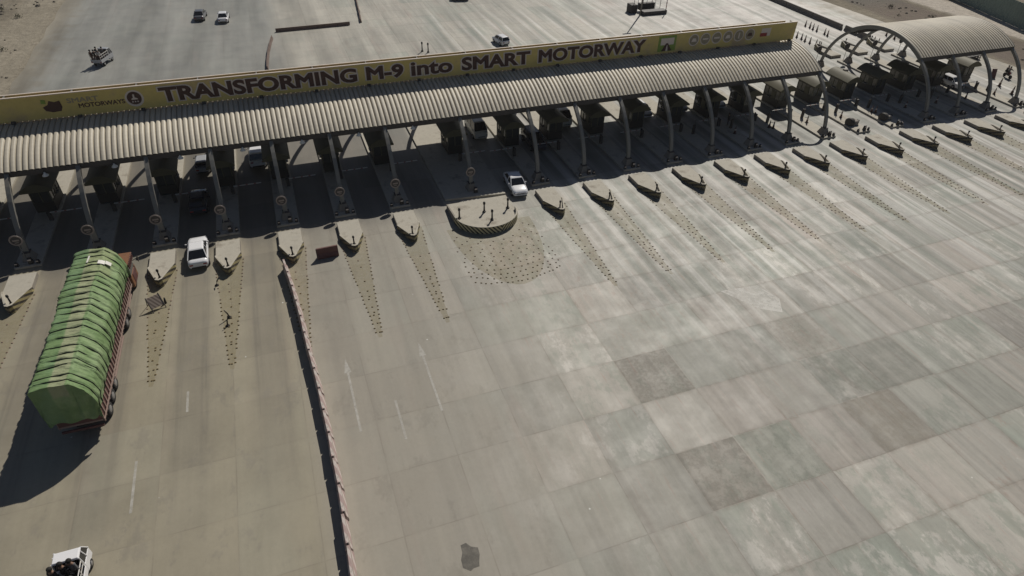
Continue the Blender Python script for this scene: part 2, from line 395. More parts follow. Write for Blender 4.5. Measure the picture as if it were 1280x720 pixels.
M['chevR'] = stripes('chevron_paint_mirrored', (.035, .03, .025), (.40, .345, .17), .46, -.75, .75, 1.0, .5)
M['boom'] = stripes('boom_paint', (.62, .60, .57), (.33, .12, .10), .8, 1, 0, 0, .1, .5, .75)
M['stud'] = PM('road_stud', (.15, .105, .045), .7, .5, 3); M['studf'] = PM('road_stud_worn', (.23, .16, .125), .7, .4, .6)
M['yel'] = worn_paint('worn_yellow_paint', (.35, .295, .15), .29)
M['wmark'] = worn_paint('worn_white_paint', (.60, .58, .53), .72)
M['cone'] = PM('cone_rubber', (.10, .045, .03), .7, .2, 3)
M['lampg'] = PM('lamp_white', (.75, .74, .70), .4, .03, 1)
M['skin'] = PM('skin', (.20, .11, .07), .6, .1, 8)
M['hair'] = PM('hair', (.010, .009, .008), .8, .1, 8)
M['cl_black'] = PM('cloth_black', (.018, .017, .020), .9, .3, 6)
M['cl_grey'] = PM('cloth_grey', (.13, .13, .135), .9, .2, 6)
M['cl_white'] = PM('cloth_white', (.55, .53, .50), .9, .1, 6)
M['cl_brown'] = PM('cloth_brown', (.09, .05, .035), .9, .2, 6)
M['wood'] = PM('truck_slats', (.30, .215, .185), .75, .3, 2.0, dirt=((.15, .10, .08), .6))
M['orange'] = PM('cab_orange', (.24, .11, .055), .5, .3, 2.5, dirt=((.12, .07, .04), .7))
M['chassis'] = PM('chassis', (.05, .045, .04), .7, .2, 2)
M['rope'] = PM('rope', (.018, .025, .015), .9, .1, 5)
M['outl'] = PM('letter_outline', (.74, .64, .56), .5, .05, 1); M['rimg'] = PM('sign_rim', (.30, .25, .23), .5, .2, 3)
M['rock'] = PM('rock', (.20, .175, .14), .95, .3, 2)
M['shrub'] = PM('dry_scrub', (.085, .085, .05), .9, .3, 3)

def tarp_mat():
    m, t, b = newmat('green_tarpaulin')
    o = t.obj(); s = t.sep(o); n, _ = t.noise(o, .5, 4, .6); f, _ = t.noise(o, 3, 5, .7)
    n3, _ = t.noise(t.comb(t.m('MULTIPLY', s[0], .4), t.m('MULTIPLY', s[1], 2.0), s[2]), 1.0, 4, .7)
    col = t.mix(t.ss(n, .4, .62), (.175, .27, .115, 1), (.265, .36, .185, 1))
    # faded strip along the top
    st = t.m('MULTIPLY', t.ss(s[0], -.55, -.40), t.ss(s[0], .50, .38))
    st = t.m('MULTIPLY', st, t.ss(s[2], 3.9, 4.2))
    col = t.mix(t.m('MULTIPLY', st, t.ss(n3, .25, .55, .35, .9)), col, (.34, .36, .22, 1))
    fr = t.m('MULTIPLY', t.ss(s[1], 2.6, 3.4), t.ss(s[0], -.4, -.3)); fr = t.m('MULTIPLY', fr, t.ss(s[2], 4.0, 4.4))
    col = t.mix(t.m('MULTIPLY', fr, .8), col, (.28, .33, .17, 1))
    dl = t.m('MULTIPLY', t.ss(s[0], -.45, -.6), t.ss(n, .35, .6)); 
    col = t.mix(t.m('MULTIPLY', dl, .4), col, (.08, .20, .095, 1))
    k = t.m('ADD', 1.0, t.m('MULTIPLY', t.m('SUBTRACT', f, .5), .45))
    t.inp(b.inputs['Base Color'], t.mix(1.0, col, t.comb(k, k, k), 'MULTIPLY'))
    b.inputs['Roughness'].default_value = .62; b.inputs['Specular IOR Level'].default_value = .3
    wv, _ = t.noise(t.comb(t.m('MULTIPLY', s[0], 1.5), t.m('MULTIPLY', s[1], 4.5), t.m('MULTIPLY', s[2], 1.5)), 1.0, 5, .65)
    bn = t.new('ShaderNodeBump'); bn.inputs['Strength'].default_value = .9; bn.inputs['Distance'].default_value = .12
    t.inp(bn.inputs['Height'], wv); t.inp(b.inputs['Normal'], bn.outputs[0])
    return m
M['tarp'] = tarp_mat()

# ------------------------------------------------------------------ ground
g = MB(); g.face([(-600, -400, -.03), (900, -400, -.03), (900, 900, -.03), (-600, 900, -.03)])
tag(g.build('ground', M['dirt']), kind='structure')
g = MB()
edge = [(-21.5+random.uniform(-.5, .5), y) for y in range(40, 300, 5)]
poly = [(-60, -120), (124, -120), (124.5, 20), (123, 35), (122, 46), (121, 60), (118, 75), (116, 120), (116, 295)] + edge[::-1] + [(-26, 34), (-60, 30)]
g.face([(x, y, 0) for x, y in poly])
tag(g.build('plaza_pavement', M['ground']), kind='structure')
# individual odd slabs seen in the paving
def slab(name, col, pts, rough=.7, var=.35, sc=1.2, cover=.85):
    g = MB(); g.face([(x, y, .004) for x, y in pts])
    m = worn_paint(name, col, cover, .07, sc*2.2)
    tag(g.build('paving_slab', m), kind='structure')
S = 4.53
def cell(i, j, w=1, h=1, e=.04): 
    x = 32.75+i*S; y = -19.6+j*S
    return [(x+e, y+e), (x+w*S-e, y+e), (x+w*S-e, y+h*S-e), (x+e, y+h*S-e)]
slab('slab_white', (.80, .78, .73), [(45.6, -14.9), (49.2, -15.2), (49.9, -17.4), (49.0, -19.0), (47.3, -17.9)], cover=.72, sc=.8)
slab('slab_pink', (.35, .27, .24), cell(3, -1, 1, 1), cover=0.25)
slab('slab_etched', (.24, .215, .18), cell(0, -1), cover=0.32, sc=1.6)
slab('slab_dark', (.23, .21, .175), cell(0, -3), cover=0.36, sc=.6)
slab('slab_pale', (.52, .51, .47), cell(1, -1), cover=0.23, sc=.7)
slab('slab_dull', (.19, .195, .165), cell(1, -3, 1, 1), cover=0.23, sc=.5)
slab('slab_green', (.20, .235, .195), cell(4, -2, 1, 1), cover=0.25, sc=.5)
slab('slab_dark_two', (.20, .20, .17), cell(3, -2, 1, 1), cover=0.25, sc=.5)
slab('slab_rust', (.31, .26, .19), cell(3, -3, 1, 1), cover=0.23, sc=.5)
slab('slab_pale_two', (.50, .47, .43), cell(0, 0, 1, 1), cover=0.21, sc=.5)
slab('slab_pale_three', (.50, .48, .44), cell(2, -2, 1, 1), cover=0.21, sc=.5)
# lane arrows and dashes
def mark(name, pts):
    g = MB()
    for poly in pts: g.face([(x, y, .006) for x, y in poly])
    tag(g.build(name, M['wmark']), kind='structure')
for ax in (13.5, 19.15):
    mark('lane_arrow', [[(ax-.08, -20.2), (ax+.08, -20.2), (ax+.08, -14.5), (ax-.08, -14.5)], [(ax-.26, -14.5), (ax+.26, -14.5), (ax, -12.9)]])
for dx, y0, y1 in ((16.25, -21.8, -18.2), (-.4, -21.9, -18.0), (2.5, -14.7, -12.7)):
    mark('lane_dash', [[(dx-.08, y0), (dx+.08, y0), (dx+.08, y1), (dx-.08, y1)]])
# dark damp spot on the pavement
g = MB(); g.face([(17.9+.55*math.cos(a*.5236)*(1+.25*math.sin(a*2.1)), -31.1+.85*math.sin(a*.5236)*(1+.2*math.cos(a*1.7)), .006) for a in range(12)])
tag(g.build('oil_stain', worn_paint('oil', (.10, .095, .085), .6)), kind='structure')

# ------------------------------------------------------------------ toll islands
def island_mesh(mirror=False):
    g = MB()
    g.prism([(-1.05, 7.0), (1.05, 7.0), (1.05, 29.6), (-1.05, 29.6)], 0, .22, .03)
    return g
pl = island_mesh().build('toll_island', M['isl'])
tag(pl, cat='traffic island')
used = False
wide_x0, wide_x1 = 26.7, 33.1
for x in LEFT+RIGHT:
    place(pl, used, (x, 0, 0), 0, 'long low concrete toll island, '+ordl(x), 'toll islands'); used = True
g = MB(); g.prism([(wide_x0, 6.9), (wide_x1, 6.2), (wide_x1, 29.6), (wide_x0, 29.6)], 0, .22, .03)
tag(g.build('toll_island', M['isl']), 'wide concrete median island behind the half-round nose', 'traffic island', 'toll islands')

# detached noses -------------------------------------------------------------
def nose_proto():
    root = empty('island_nose', (0, 0, 0)); tag(root, cat='traffic island')
    g = MB(); g.prism([(-1.03, 5.55), (-1.03, 3.1), (-.28, .95), (.28, .95), (1.03, 3.1), (1.03, 5.55)], 0, .42, .02)
    g.build('platform', M['isl'], root)
    for sgn, mt in ((-1, 'chev'), (1, 'chevR')):
        g = MB()
        # parapet following the taper and turning round the tip
        outer = [(sgn*1.09, 3.35), (sgn*1.07, 3.0), (sgn*.26, .70), (0.0, .55)]
        inner = [(sgn*1.00, 3.35), (sgn*.95, 3.0), (sgn*.16, .86), (0.0, .74)]
        top = [.44, .55, .78, .80]
        for i in range(3):
            a, b2, c, d = outer[i], outer[i+1], inner[i+1], inner[i]
            g.hexa([(a[0], a[1], 0), (b2[0], b2[1], 0), (c[0], c[1], 0), (d[0], d[1], 0)],
                   [(a[0], a[1], top[i]), (b2[0], b2[1], top[i+1]), (c[0], c[1], top[i+1]), (d[0], d[1], top[i])])
        g.build('parapet', M['isl'], root)
        g = MB()
        for i in range(3):
            a, b2 = outer[i], outer[i+1]; nx_, ny_ = (b2[1]-a[1]), -(b2[0]-a[0]); ln = math.hypot(nx_, ny_); nx_, ny_ = nx_/ln*.012, ny_/ln*.012
            if nx_*sgn < 0: nx_, ny_ = -nx_, -ny_
            g.hexa([(a[0]+nx_*.2, a[1]+ny_*.2, .03), (b2[0]+nx_*.2, b2[1]+ny_*.2, .03), (b2[0]+nx_, b2[1]+ny_, .03), (a[0]+nx_, a[1]+ny_, .03)],
                   [(a[0]+nx_*.2, a[1]+ny_*.2, top[i]-.03), (b2[0]+nx_*.2, b2[1]+ny_*.2, top[i+1]-.03), (b2[0]+nx_, b2[1]+ny_, top[i+1]-.03), (a[0]+nx_, a[1]+ny_, top[i]-.03)])
        g.build('chevron_stripes', M[mt], root)
        g = MB(); g.box(sgn*1.045, 4.45, .02, .03, 2.15, .36); g.build('kerb_face', M['islside'], root)
    return root
def marker_proto():
    root = empty('marker_post', (0, 0, 0)); tag(root, cat='marker post')
    g = MB(); g.box(0, 0, 0, .24, .24, .10, .02); g.build('base', M['black'], root)
    g = MB(); g.tube([(0, 0, .1), (0, 0, .75)], [.08, .055], 8); g.build('post', M['black'], root)
    g = MB(); g.lathe([(.05, .68), (.10, .72), (.11, .84), (.08, .93), (.03, .95)], seg=10); g.build('lamp_head', M['black'], root)
    return root
nose = nose_proto(); mk = marker_proto(); used = usedm = False
for x in LEFT+RIGHT:
    place(nose, used, (x-(.25 if x > XM else 0), 0, 0), 0, 'pointed concrete nose with striped parapet, '+ordl(x), 'front island noses'); used = True
    place(mk, usedm, (x-(.25 if x > XM else 0), 1.35, .42), random.uniform(0, 1), 'black marker post on the pointed nose '+ordl(x), 'marker posts on the front noses'); usedm = True
for x in RIGHT+LEFT[-4:]:
    place(nose, True, (x, 36.6, 0), math.pi, 'far side pointed concrete nose, '+ordl(x), 'rear island noses')
    place(mk, True, (x, 35.3, .42), 0, 'marker post on the far side nose '+ordl(x), 'marker posts on the rear noses')
# half-round median nose
mr = empty('half_round_nose', (29.7, 0, 0)); tag(mr, 'large half-round concrete nose with yellow and black striped wall', 'traffic island')
def dpts(off=0.0):
    pts = []
    for i in range(25):
        a = math.pi+math.pi*i/24
        pts.append(((3.15+off)*math.cos(a), 2.6+(2.85+off)*math.sin(a)))
    return pts
g = MB(); g.prism([(-3.15, 5.5)]+dpts()+[(3.15, 5.5)], 0, .45, 0); g.build('platform', M['isl'], mr)
for nm, a0, a1, mt, dr in (('striped_wall', 0, 14, 'chevD', 1), ('striped_wall', 14, 24, 'chevE', -1)):
    o_, i_ = dpts(.08), dpts(-.06); g = MB()
    for i in range(a0, a1):
        g.hexa([(*o_[i], 0), (*o_[i+1], 0), (*i_[i+1], 0), (*i_[i], 0)], [(*o_[i], .80), (*o_[i+1], .80), (*i_[i+1], .80), (*i_[i], .80)])
    g.build('wall', M['isl'], mr)
    q_ = dpts(.10); g = MB()
    for i in range(a0, a1):
        g.hexa([(*o_[i], .04), (*o_[i+1], .04), (*q_[i+1], .04), (*q_[i], .04)], [(*o_[i], .77), (*o_[i+1], .77), (*q_[i+1], .77), (*q_[i], .77)])
    g.build('chevron_stripes', M[mt], mr)
g = MB(); g.hexa([(-3.24, 5.5, 0), (-3.24, 2.6, 0), (-3.10, 2.6, 0), (-3.10, 5.5, 0)], [(-3.24, 5.5, .46), (-3.24, 2.6, .80), (-3.10, 2.6, .80), (-3.10, 5.5, .46)]); g.build('side_wall', M['islside'], mr)
for (x, y, ds) in ((27.0, 2.6, 'leftmost'), (29.7, 3.0, 'middle'), (30.0, 1.4, 'nearest to the camera'), (32.2, 3.0, 'rightmost')):
    o = place(mk, True, (x, y, .45), random.uniform(0, 2), 'tall black marker post on the half-round nose, %s of the four' % ds, 'posts on the half-round nose'); o.scale = (1.2, 1.2, 1.25)

# ------------------------------------------------------------------ canopies
def ell(th, a=AY, b=BZ): return (YC+a*math.cos(th), b*math.sin(th))
TH0 = math.acos(6.35/AY); TH1 = math.pi-TH0
def canopy(xa, xb, legs, label):
    root = empty('toll_canopy', ((xa+xb)/2, YC, 0)); tag(root, label, 'canopy')
    ox, oy = (xa+xb)/2, YC
    P = .47; ns = 8; g = MB(); rows = []
    nx = int(round((xb-xa)/P)); P = (xb-xa)/nx
    prof = [(.0, .0), (.09, .0), (.13, .10), (.25, .155), (.45, .175), (.68, .165), (.88, .12), (.97, .02)]
    xs = []
    for i in range(nx):
        for u, h in prof: xs.append((xa+(i+u)*P, h))
    xs.append((xb, 0))
    na = 26
    for x, h in xs:
        row = []
        for j in range(na+1):
            th = TH0+(TH1-TH0)*j/na
            y, z = ell(th, AY+.02+h, BZ+.02+h); row.append((x-ox, y-oy, z))
        rows.append(row)
    g.grid(rows, smooth=False)
    for x0, x1 in ((xa, xa), (xb, xb)): pass
    g.build('roof_sheet', M['roof'], root)
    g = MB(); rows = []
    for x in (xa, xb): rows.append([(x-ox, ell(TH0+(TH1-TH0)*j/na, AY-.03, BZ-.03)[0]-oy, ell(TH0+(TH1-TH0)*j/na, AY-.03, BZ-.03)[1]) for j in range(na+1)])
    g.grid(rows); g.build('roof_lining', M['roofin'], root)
    # end trims
    for xe in (xa, xb):
        g = MB(); g.beam([(xe-ox, ell(TH0+(TH1-TH0)*j/na, AY+.02, BZ+.02)[0]-oy, ell(TH0+(TH1-TH0)*j/na, AY+.02, BZ+.02)[1]) for j in range(na+1)], .08, .30); g.build('end_trim', M['steel'], root)
    for th in (TH0, TH1):
        y, z = ell(th, AY-.25, BZ-.25); g = MB(); g.box(0, y-oy, z-.28, xb-xa-.1, .22, .50); g.build('edge_beam', M['dsteel'], root)
        yf, zf = ell(th, AY+.0, BZ+.0); g = MB(); g.box(0, yf-oy+(-.02 if th > 1.57 else .02), zf-.30, xb-xa+.05, .05, .33); g.build('fascia', M['dsteel'], root)
    for th in (math.pi*.33, math.pi*.42, math.pi*.5, math.pi*.58, math.pi*.67):
        y, z = ell(th, AY-.3, BZ-.3); g = MB(); g.box(0, y-oy, z-.1, xb-xa-.2, .12, .2); g.build('purlin', M['dsteel'], root)
    for lx in legs:
        path = []; W = []; D = []
        n = 40
        for j in range(n+1):
            th = .115+(math.pi-.23)*j/n
            y, z = ell(th, AY-.17, BZ-.2); path.append((lx-ox, y-oy, z))
            e = abs(j/n-.5)*2; W.append(.30+.10*e); D.append(.26+.16*(1-e) if e > .6 else .34)
        g = MB(); g.beam(path, W, D)
        a = g.build('arch', M['steel'], root)
        for sy in (-1, 1):
            fy = sy*(AY-.22)
            g = MB(); g.hexa([(lx-ox+q[0]*.52, fy+q[1]*.55, .21) for q in ((-1, -1), (1, -1), (1, 1), (-1, 1))], [(lx-ox+q[0]*.27, fy+q[1]*.30, .95) for q in ((-1, -1), (1, -1), (1, 1), (-1, 1))], .04)
            g.build('footing', M['foot'], a)
            g = MB(); g.box(lx-ox, fy, .95, .62, .66, .07, .01); g.build('base_plate', M['dsteel'], a)
    return root
canopy(C1A, C1B, LEFT+[XM]+RIGHT[:8], 'long barrel-vaulted canopy of corrugated sheet over the toll lanes, carrying the yellow sign')
canopy(C2A, C2B, RIGHT[10:14], 'short barrel-vaulted canopy of corrugated sheet at the far right, open at its near end')

# ------------------------------------------------------------------ big sign
SY = 17.8
sg = empty('motorway_sign', (27, SY, 8.7)); tag(sg, 'long yellow sign board with dark lettering on top of the long canopy', 'sign')
ox, oz = 27, 8.7
g = MB(); g.box((-22.5+76.3)/2-ox, 0, 8.93-oz, 98.8, .10, 2.17); g.build('front_board', M['signy'], sg)
g = MB(); g.box((-22.5+75.0)/2-ox, 0.75, 8.93-oz, 97.5, .10, 2.17); g.build('rear_board', M['signback'], sg)
g = MB(); g.box((-22.5+76.3)/2-ox, -.02, 11.10-oz, 98.8, .16, .07); g.box((-22.5+75.0)/2-ox, 0.75, 11.10-oz, 97.5, .14, .06); g.build('top_rail', M['outl'], sg)
for i in range(19):
    x = -21.5+i*5.4
    g = MB(); g.box(x-ox, .375, 11.0-oz, .10, .62, .14); g.box(x-ox, .13, 8.55-oz, .12, .12, 2.4); g.box(x-ox, .62, 8.55-oz, .12, .12, 2.4); g.build('frame_post', M['steel'], sg)
    g = MB(); g.box(x-ox, -.12, 8.78-oz, .35, .3, .22, .03); g.build('bracket', M['dsteel'], sg)
def text_mesh(txt, off, ext):
    cu = bpy.data.curves.new('txt', 'FONT'); cu.body = txt; cu.bevel_depth = off; cu.bevel_resolution = 1; cu.resolution_u = 4; cu.extrude = ext
    o = bpy.data.objects.new('txt', cu); COL.objects.link(o)
    bpy.context.view_layer.update()
    me = bpy.data.meshes.new_from_object(o.evaluated_get(bpy.context.evaluated_depsgraph_get()))
    bpy.data.objects.remove(o)
    return me
def lettering(txt, x0, x1, z0, z1, mat, name='lettering', bold=.035, outline=None, y=-.056, parent=sg):
    me = text_mesh(txt, bold, .01)
    xs = [v.co.x for v in me.vertices]; ys = [v.co.y for v in me.vertices]
    a, b, c, d = min(xs), max(xs), min(ys), max(ys)
    def put(me, mt, yy, nm):
        nonlocal a, b, c, d, x0, x1, z0, z1
        for v in me.vertices:
            X = x0+(v.co.x-a)/(b-a)*(x1-x0); Z = z0+(v.co.y-c)/(d-c)*(z1-z0)
            v.co = (X-ox, yy-v.co.z*.12, Z-oz)
        me.materials.clear(); me.materials.append(mt)
        o = bpy.data.objects.new(nm, me); COL.objects.link(o); o.parent = parent; return o
    if outline:
        m2 = text_mesh(txt, bold+.055, .004)
        gx = .055*(x1-x0)/(b-a); gz = .055*(z1-z0)/(d-c)
        x0 -= gx; x1 += gx; z0 -= gz; z1 += gz
        xs2 = [v.co.x for v in m2.vertices]; ys2 = [v.co.y for v in m2.vertices]; sv_ = (a, b, c, d); a, b, c, d = min(xs2), max(xs2), min(ys2), max(ys2)
        put(m2, outline, y, 'letter_outline')
        a, b, c, d = sv_; x0 += gx; x1 -= gx; z0 += gz; z1 -= gz
        y -= .025
    return put(me, mat, y, name)
for w, a, b_ in (('TRANSFORMING', 1.85, 20.6), ('M-9', 21.55, 25.5), ('into', 26.3, 30.85), ('SMART', 31.9, 39.9), ('MOTORWAY', 40.9, 54.6)):
    lettering(w, a, b_, 9.34, 10.80, M['brown'], 'lettering', .042 if w != 'into' else .034, M['outl'])
lettering('SMART', -5.9, -3.3, 10.15, 10.62, M['signback'], 'small_lettering', .03)
lettering('MOTORWAYS', -5.1, -1.2, 9.62, 10.05, M['brown'], 'small_lettering', .035)
def disc(cx, cz, r, mt, nm, y=-.075, seg=20, sx=1.0):
    g = MB(); g.hexa([(cx-ox+r*sx*math.cos(2*math.pi*i/seg), y+.02, cz-oz+r*math.sin(2*math.pi*i/seg)) for i in range(seg)], [(cx-ox+r*sx*math.cos(2*math.pi*i/seg), y, cz-oz+r*math.sin(2*math.pi*i/seg)) for i in range(seg)])
    return g.build(nm, mt, sg)
def plate(pts, mt, nm, y=-.08):
    g = MB(); g.hexa([(x-ox, y+.02, z-oz) for x, z in pts], [(x-ox, y, z-oz) for x, z in pts]); return g.build(nm, mt, sg)
# dark emblem left
plate([(-7.8, 9.65), (-7.3, 9.48), (-6.6, 9.52), (-6.4, 9.9), (-6.45, 10.5), (-6.9, 10.4), (-7.3, 10.55), (-7.5, 10.2), (-7.95, 10.0)], M['brown'], 'emblem')
plate([(-7.95, 10.35), (-7.6, 10.3), (-7.55, 10.65), (-7.9, 10.7)], M['green'], 'emblem', -.10)
disc(-.35, 10.0, .80, M['outl'], 'round_emblem'); disc(-.35, 10.03, .62, M['brown'], 'round_emblem', -.10)
plate([(-.62, 9.9), (-.05, 9.9), (-.12, 10.02), (-.30, 10.1), (-.28, 10.4), (-.42, 10.4), (-.45, 10.08), (-.58, 10.02)], M['outl'], 'round_emblem', -.125)
for i in range(3): disc(-.56+i*.22, 9.70, .07, M['outl'], 'round_emblem', -.125, 8)
# green square with a road
plate([(56.3, 9.15), (58.7, 9.15), (58.7, 10.95), (56.3, 10.95)], M['green'], 'road_emblem', -.075)
plate([(56.6, 9.9), (58.4, 9.9), (58.4, 10.7), (56.6, 10.7)], M['outl'], 'road_emblem', -.10)
plate([(56.8, 9.2), (58.2, 9.2), (57.6, 10.1), (57.35, 10.1)], M['brown'], 'road_emblem', -.12)
plate([(57.35, 9.2), (57.65, 9.2), (57.52, 9.9), (57.46, 9.9)], M['outl'], 'road_emblem', -.145)
for i in range(6):
    cx = 61.2+i*1.62; disc(cx, 10.15, .72, M['outl'], 'pictogram'); disc(cx, 10.15, .60, M['signback'], 'pictogram', -.10)
    if i in (0, 3, 5): plate([(cx-.38, 9.95), (cx+.38, 9.95), (cx+.2, 10.35), (cx-.2, 10.35)], M['brown'] if i == 5 else M['outl'], 'pictogram', -.125)
    elif i in (1, 2): plate([(cx-.4, 10.05), (cx+.4, 10.05), (cx+.4, 10.25), (cx-.4, 10.25)], M['outl'], 'pictogram', -.125)
    else: plate([(cx-.08, 9.8), (cx+.08, 9.8), (cx+.08, 10.5), (cx-.08, 10.5)], M['outl'], 'pictogram', -.125)
plate([(71.0, 9.75), (72.4, 9.75), (72.4, 10.7), (71.0, 10.7)], M['outl'], 'picture_panel', -.075)
plate([(70.9, 9.72), (71.9, 9.72), (71.9, 10.15), (70.9, 10.15)], M['red'], 'picture_panel', -.10)

# ------------------------------------------------------------------ lamps under the canopy edge
def lamp_proto():
    root = empty('canopy_lamp', (0, 0, 0)); tag(root, cat='lamp')
    g = MB(); g.tube([(0, .30, .28), (0, .1, .28), (0, 0, .18)], .025, 6); g.build('bracket', M['dsteel'], root)
    g = MB(); g.lathe([(.05, .20), (.08, .10), (.26, -.10), (.27, -.14), (.02, -.14)], seg=12); g.build('lamp_shade', M['lampg'], root)
    return root
lp = lamp_proto(); used = False
for x in [v+2.85 for v in LEFT[1:]]:
    place(lp, used, (x, 11.75, 6.32), 0, 'white conical canopy lamp just right of the arch '+ordl(x-2.85), 'lamps along the canopy edge'); used = True

# ------------------------------------------------------------------ round signs on the arch legs
def rsign_proto():
    root = empty('round_sign', (0, 0, 0)); tag(root, cat='sign')
    g = MB(); g.tube([(0, .06, 0), (0, .06, 2.1)], .035, 6); g.build('pole', M['steel'], root)
    g = MB(); g.lathe([(.50, 0), (.50, .04)], seg=24, axis='Y', cz=2.25); g.build('disc', M['dsteel'], root)
    g = MB()
    n = 28
    for i in range(n):
        a, b_ = 2*math.pi*i/n, 2*math.pi*(i+1)/n
        q = [(math.cos(t)*r, math.sin(t)*r+2.25) for t, r in ((a, .50), (b_, .50), (b_, .40), (a, .40))]
        g.hexa([(x, -.005, z) for x, z in q], [(x, -.03, z) for x, z in q])
    g.build('rim', M['rimg'], root)
    g = MB(); g.box(0, -.02, 2.18, .5, .03, .16); g.box(0, -.02, 2.0, .3, .03, .08); g.build('bar_symbol', M['rimg'], root)
    return root
rs = rsign_proto(); used = False
for x in LEFT+[XM]:
    o = place(rs, used, (x-.15, 7.75, .22), 0, 'round sign with pale rim at the front arch foot '+(ordl(x) or 'on the wide median island'), 'round signs at the front arch feet'); used = True
for x in RIGHT[4:]:
    place(rs, True, (x-.3, 30.4 if False else 29.2, .22), math.pi, 'round sign at the rear arch foot '+ordl(x), 'round signs at the rear')

# ------------------------------------------------------------------ booths
def booth_proto():
    root = empty('toll_booth', (0, 0, 0)); tag(root, cat='toll booth')
    W, L = 1.75, 3.2
    g = MB(); g.box(0, 0, 0, W, L, 1.05, .03); g.build('wall', M['bolive'], root)
    g = MB(); g.box(0, 0, 2.15, W, L, .28, .02); g.build('top_band', M['bolive'], root)
    for sx in (-1, 1):
        for y in (-1.55, -.75, 0, .75, 1.55):
            g = MB(); g.box(sx*(W/2-.05), y, 1.05, .09, .09, 1.1); g.build('mullion', M['bframe'], root)
        g = MB(); g.box(sx*(W/2-.06), 0, 1.06, .02, L-.1, 1.08); wn = g.build('window', M['bglass'], root)
        g = MB(); g.box(sx*(W/2+.10), .35, 1.0, .22, .7, .05); g.build('counter', M['steel'], root)
    for sy in (-1, 1):
        g = MB(); g.box(0, sy*(L/2-.06), 1.06, W-.2, .02, 1.08); g.build('window', M['bglass'], root)
        g = MB(); g.box(0, sy*(L/2-.04), 1.05, .09, .09, 1.1); g.build('mullion', M['bframe'], root)
    g = MB(); g.box(.02-W/2, -.38, .06, .03, .72, 1.95); dr = g.build('door', M['bframe'], root)
    g = MB(); g.box(-W/2-.03, -.12, 1.0, .05, .05, .16); g.build('handle', M['steel'], dr)
    # vaulted roof: arch across the lane direction
    g = MB(); n = 12; HW = 1.38; rows = []
    for yy in (-2.1, 2.1):
        rows.append([(-HW+2*HW*i/n, yy, 2.45+.80*math.sin(math.pi*(.06+.88*i/n))) for i in range(n+1)])
    g.grid(rows)
    rows2 = [[(x, y, z-.12) for x, y, z in r] for r in rows]; g.grid(rows2, flip=True)
    for r, r2 in ((rows[0], rows2[0]), (rows[1], rows2[1])): g.grid([r, r2], False)
    for i in (0, n): g.grid([[rows[0][i], rows[1][i]], [rows2[0][i], rows2[1][i]]], False)
    g.build('roof', M['broof'], root)
    for yy in (-2.12, 2.12):
        g = MB()
        for i in range(n):
            a = rows[0][i]; b_ = rows[0][i+1]
            g.hexa([(a[0], yy-.02, 2.42), (b_[0], yy-.02, 2.42), (b_[0], yy+.02, 2.42), (a[0], yy+.02, 2.42)], [(a[0], yy-.02, a[2]), (b_[0], yy-.02, b_[2]), (b_[0], yy+.02, b_[2]), (a[0], yy+.02, a[2])])
        g.build('gable', M['bframe'], root)
    g = MB(); g.box(.35, .5, 3.12, .6, .5, .28, .03); g.build('air_conditioner', M['foot'], root)
    return root
bp = booth_proto(); used = False
for x in LEFT+[XM+.6]+RIGHT:
    place(bp, used, (x, 18.0, .22), 0, 'dark toll booth with vaulted roof, '+(ordl(x) or 'on the wide median island'), 'toll booths'); used = True

# boom gates
def boom_proto():
    root = empty('boom_gate', (0, 0, 0)); tag(root, cat='boom gate')
    g = MB(); g.box(0, 0, 0, .34, .30, .95, .03); g.build('cabinet', M['chassis'], root)
    g = MB(); g.box(1.55, -.22, .92, 2.7, .05, .07); g.build('arm', M['boom'], root)
    g = MB(); g.lathe([(.12, -.04), (.12, .04)], 0, -.2, 10, 'Y', .97); g.build('hub', M['black'], root)
    return root
bg = boom_proto(); used = False
for i, x in enumerate(LEFT[:]+[XM]+RIGHT):
    right = x > XM
    yy = 13.9 if right else 14.6
    o = place(bg, used, (x+(.65 if not right else -.65), yy, .22), 0 if not right else math.pi, 'lowered boom gate beside the booth '+(ordl(x) or 'on the wide median island'), 'boom gates'); used = True

# cones, posts, boxes on the islands
def cone_proto():
    root = empty('traffic_cone', (0, 0, 0)); tag(root, cat='traffic cone')
    g = MB(); g.box(0, 0, 0, .36, .36, .05, .01); g.build('base', M['rubber'], root)
    g = MB(); g.lathe([(.15, .05), (.11, .35)], seg=10); g.lathe([(.085, .5), (.03, .78)], seg=10); g.build('body', M['cone'], root)
    g = MB(); g.lathe([(.112, .352), (.087, .498)], seg=10); g.build('reflective_band', M['outl'], root)
    return root
cn = cone_proto(); used = False
for x in RIGHT[5:]:
    for j, (dx, y) in enumerate(((-.1, 11.6), (.25, 11.25)) if round((x-X0R)/SR) in (6, 3, 9) else ((.1, 11.4),)):
        place(cn, used, (x+dx, y, .22), random.uniform(0, 1), '%s cone on the toll island %s' % (('nearer', 'farther')[j], ordl(x)), 'cones on the toll islands').scale = (1.0, 1.0, 1.25); used = True
cc = 0
for row, (x, ys) in enumerate(((105.5, (46.6, 45.5, 44.5, 43.5, 41.7, 40.7)), (99.6, (41.6, 40.5, 39.4, 38.3, 37.0, 35.8)), (110.8, (35.5, 34.6)), (116.0, (38, 36, 33)))):
    for j, y in enumerate(ys):
        place(cn, True, (x+random.uniform(-.15, .15), y, 0), random.uniform(0, 1), '%s cone of the %s file on the far pavement' % (ORD[j], ('long right', 'long left', 'short barrier', 'scattered rightmost')[row]), 'cones on the far pavement').scale = (1.1, 1.1, 1.4)
for x, y, d in ((112.0, 13.9, 'near the leaning board'), (110.9, 11.0, 'nearest the last arch foot'), (112.9, 20.4, 'beside the standing man')):
    place(cn, True, (x+2.2, y, 0), 0, 'lone dark cone right of the short canopy, '+d, 'cones right of the short canopy').scale = (1.3, 1.3, 1.6)

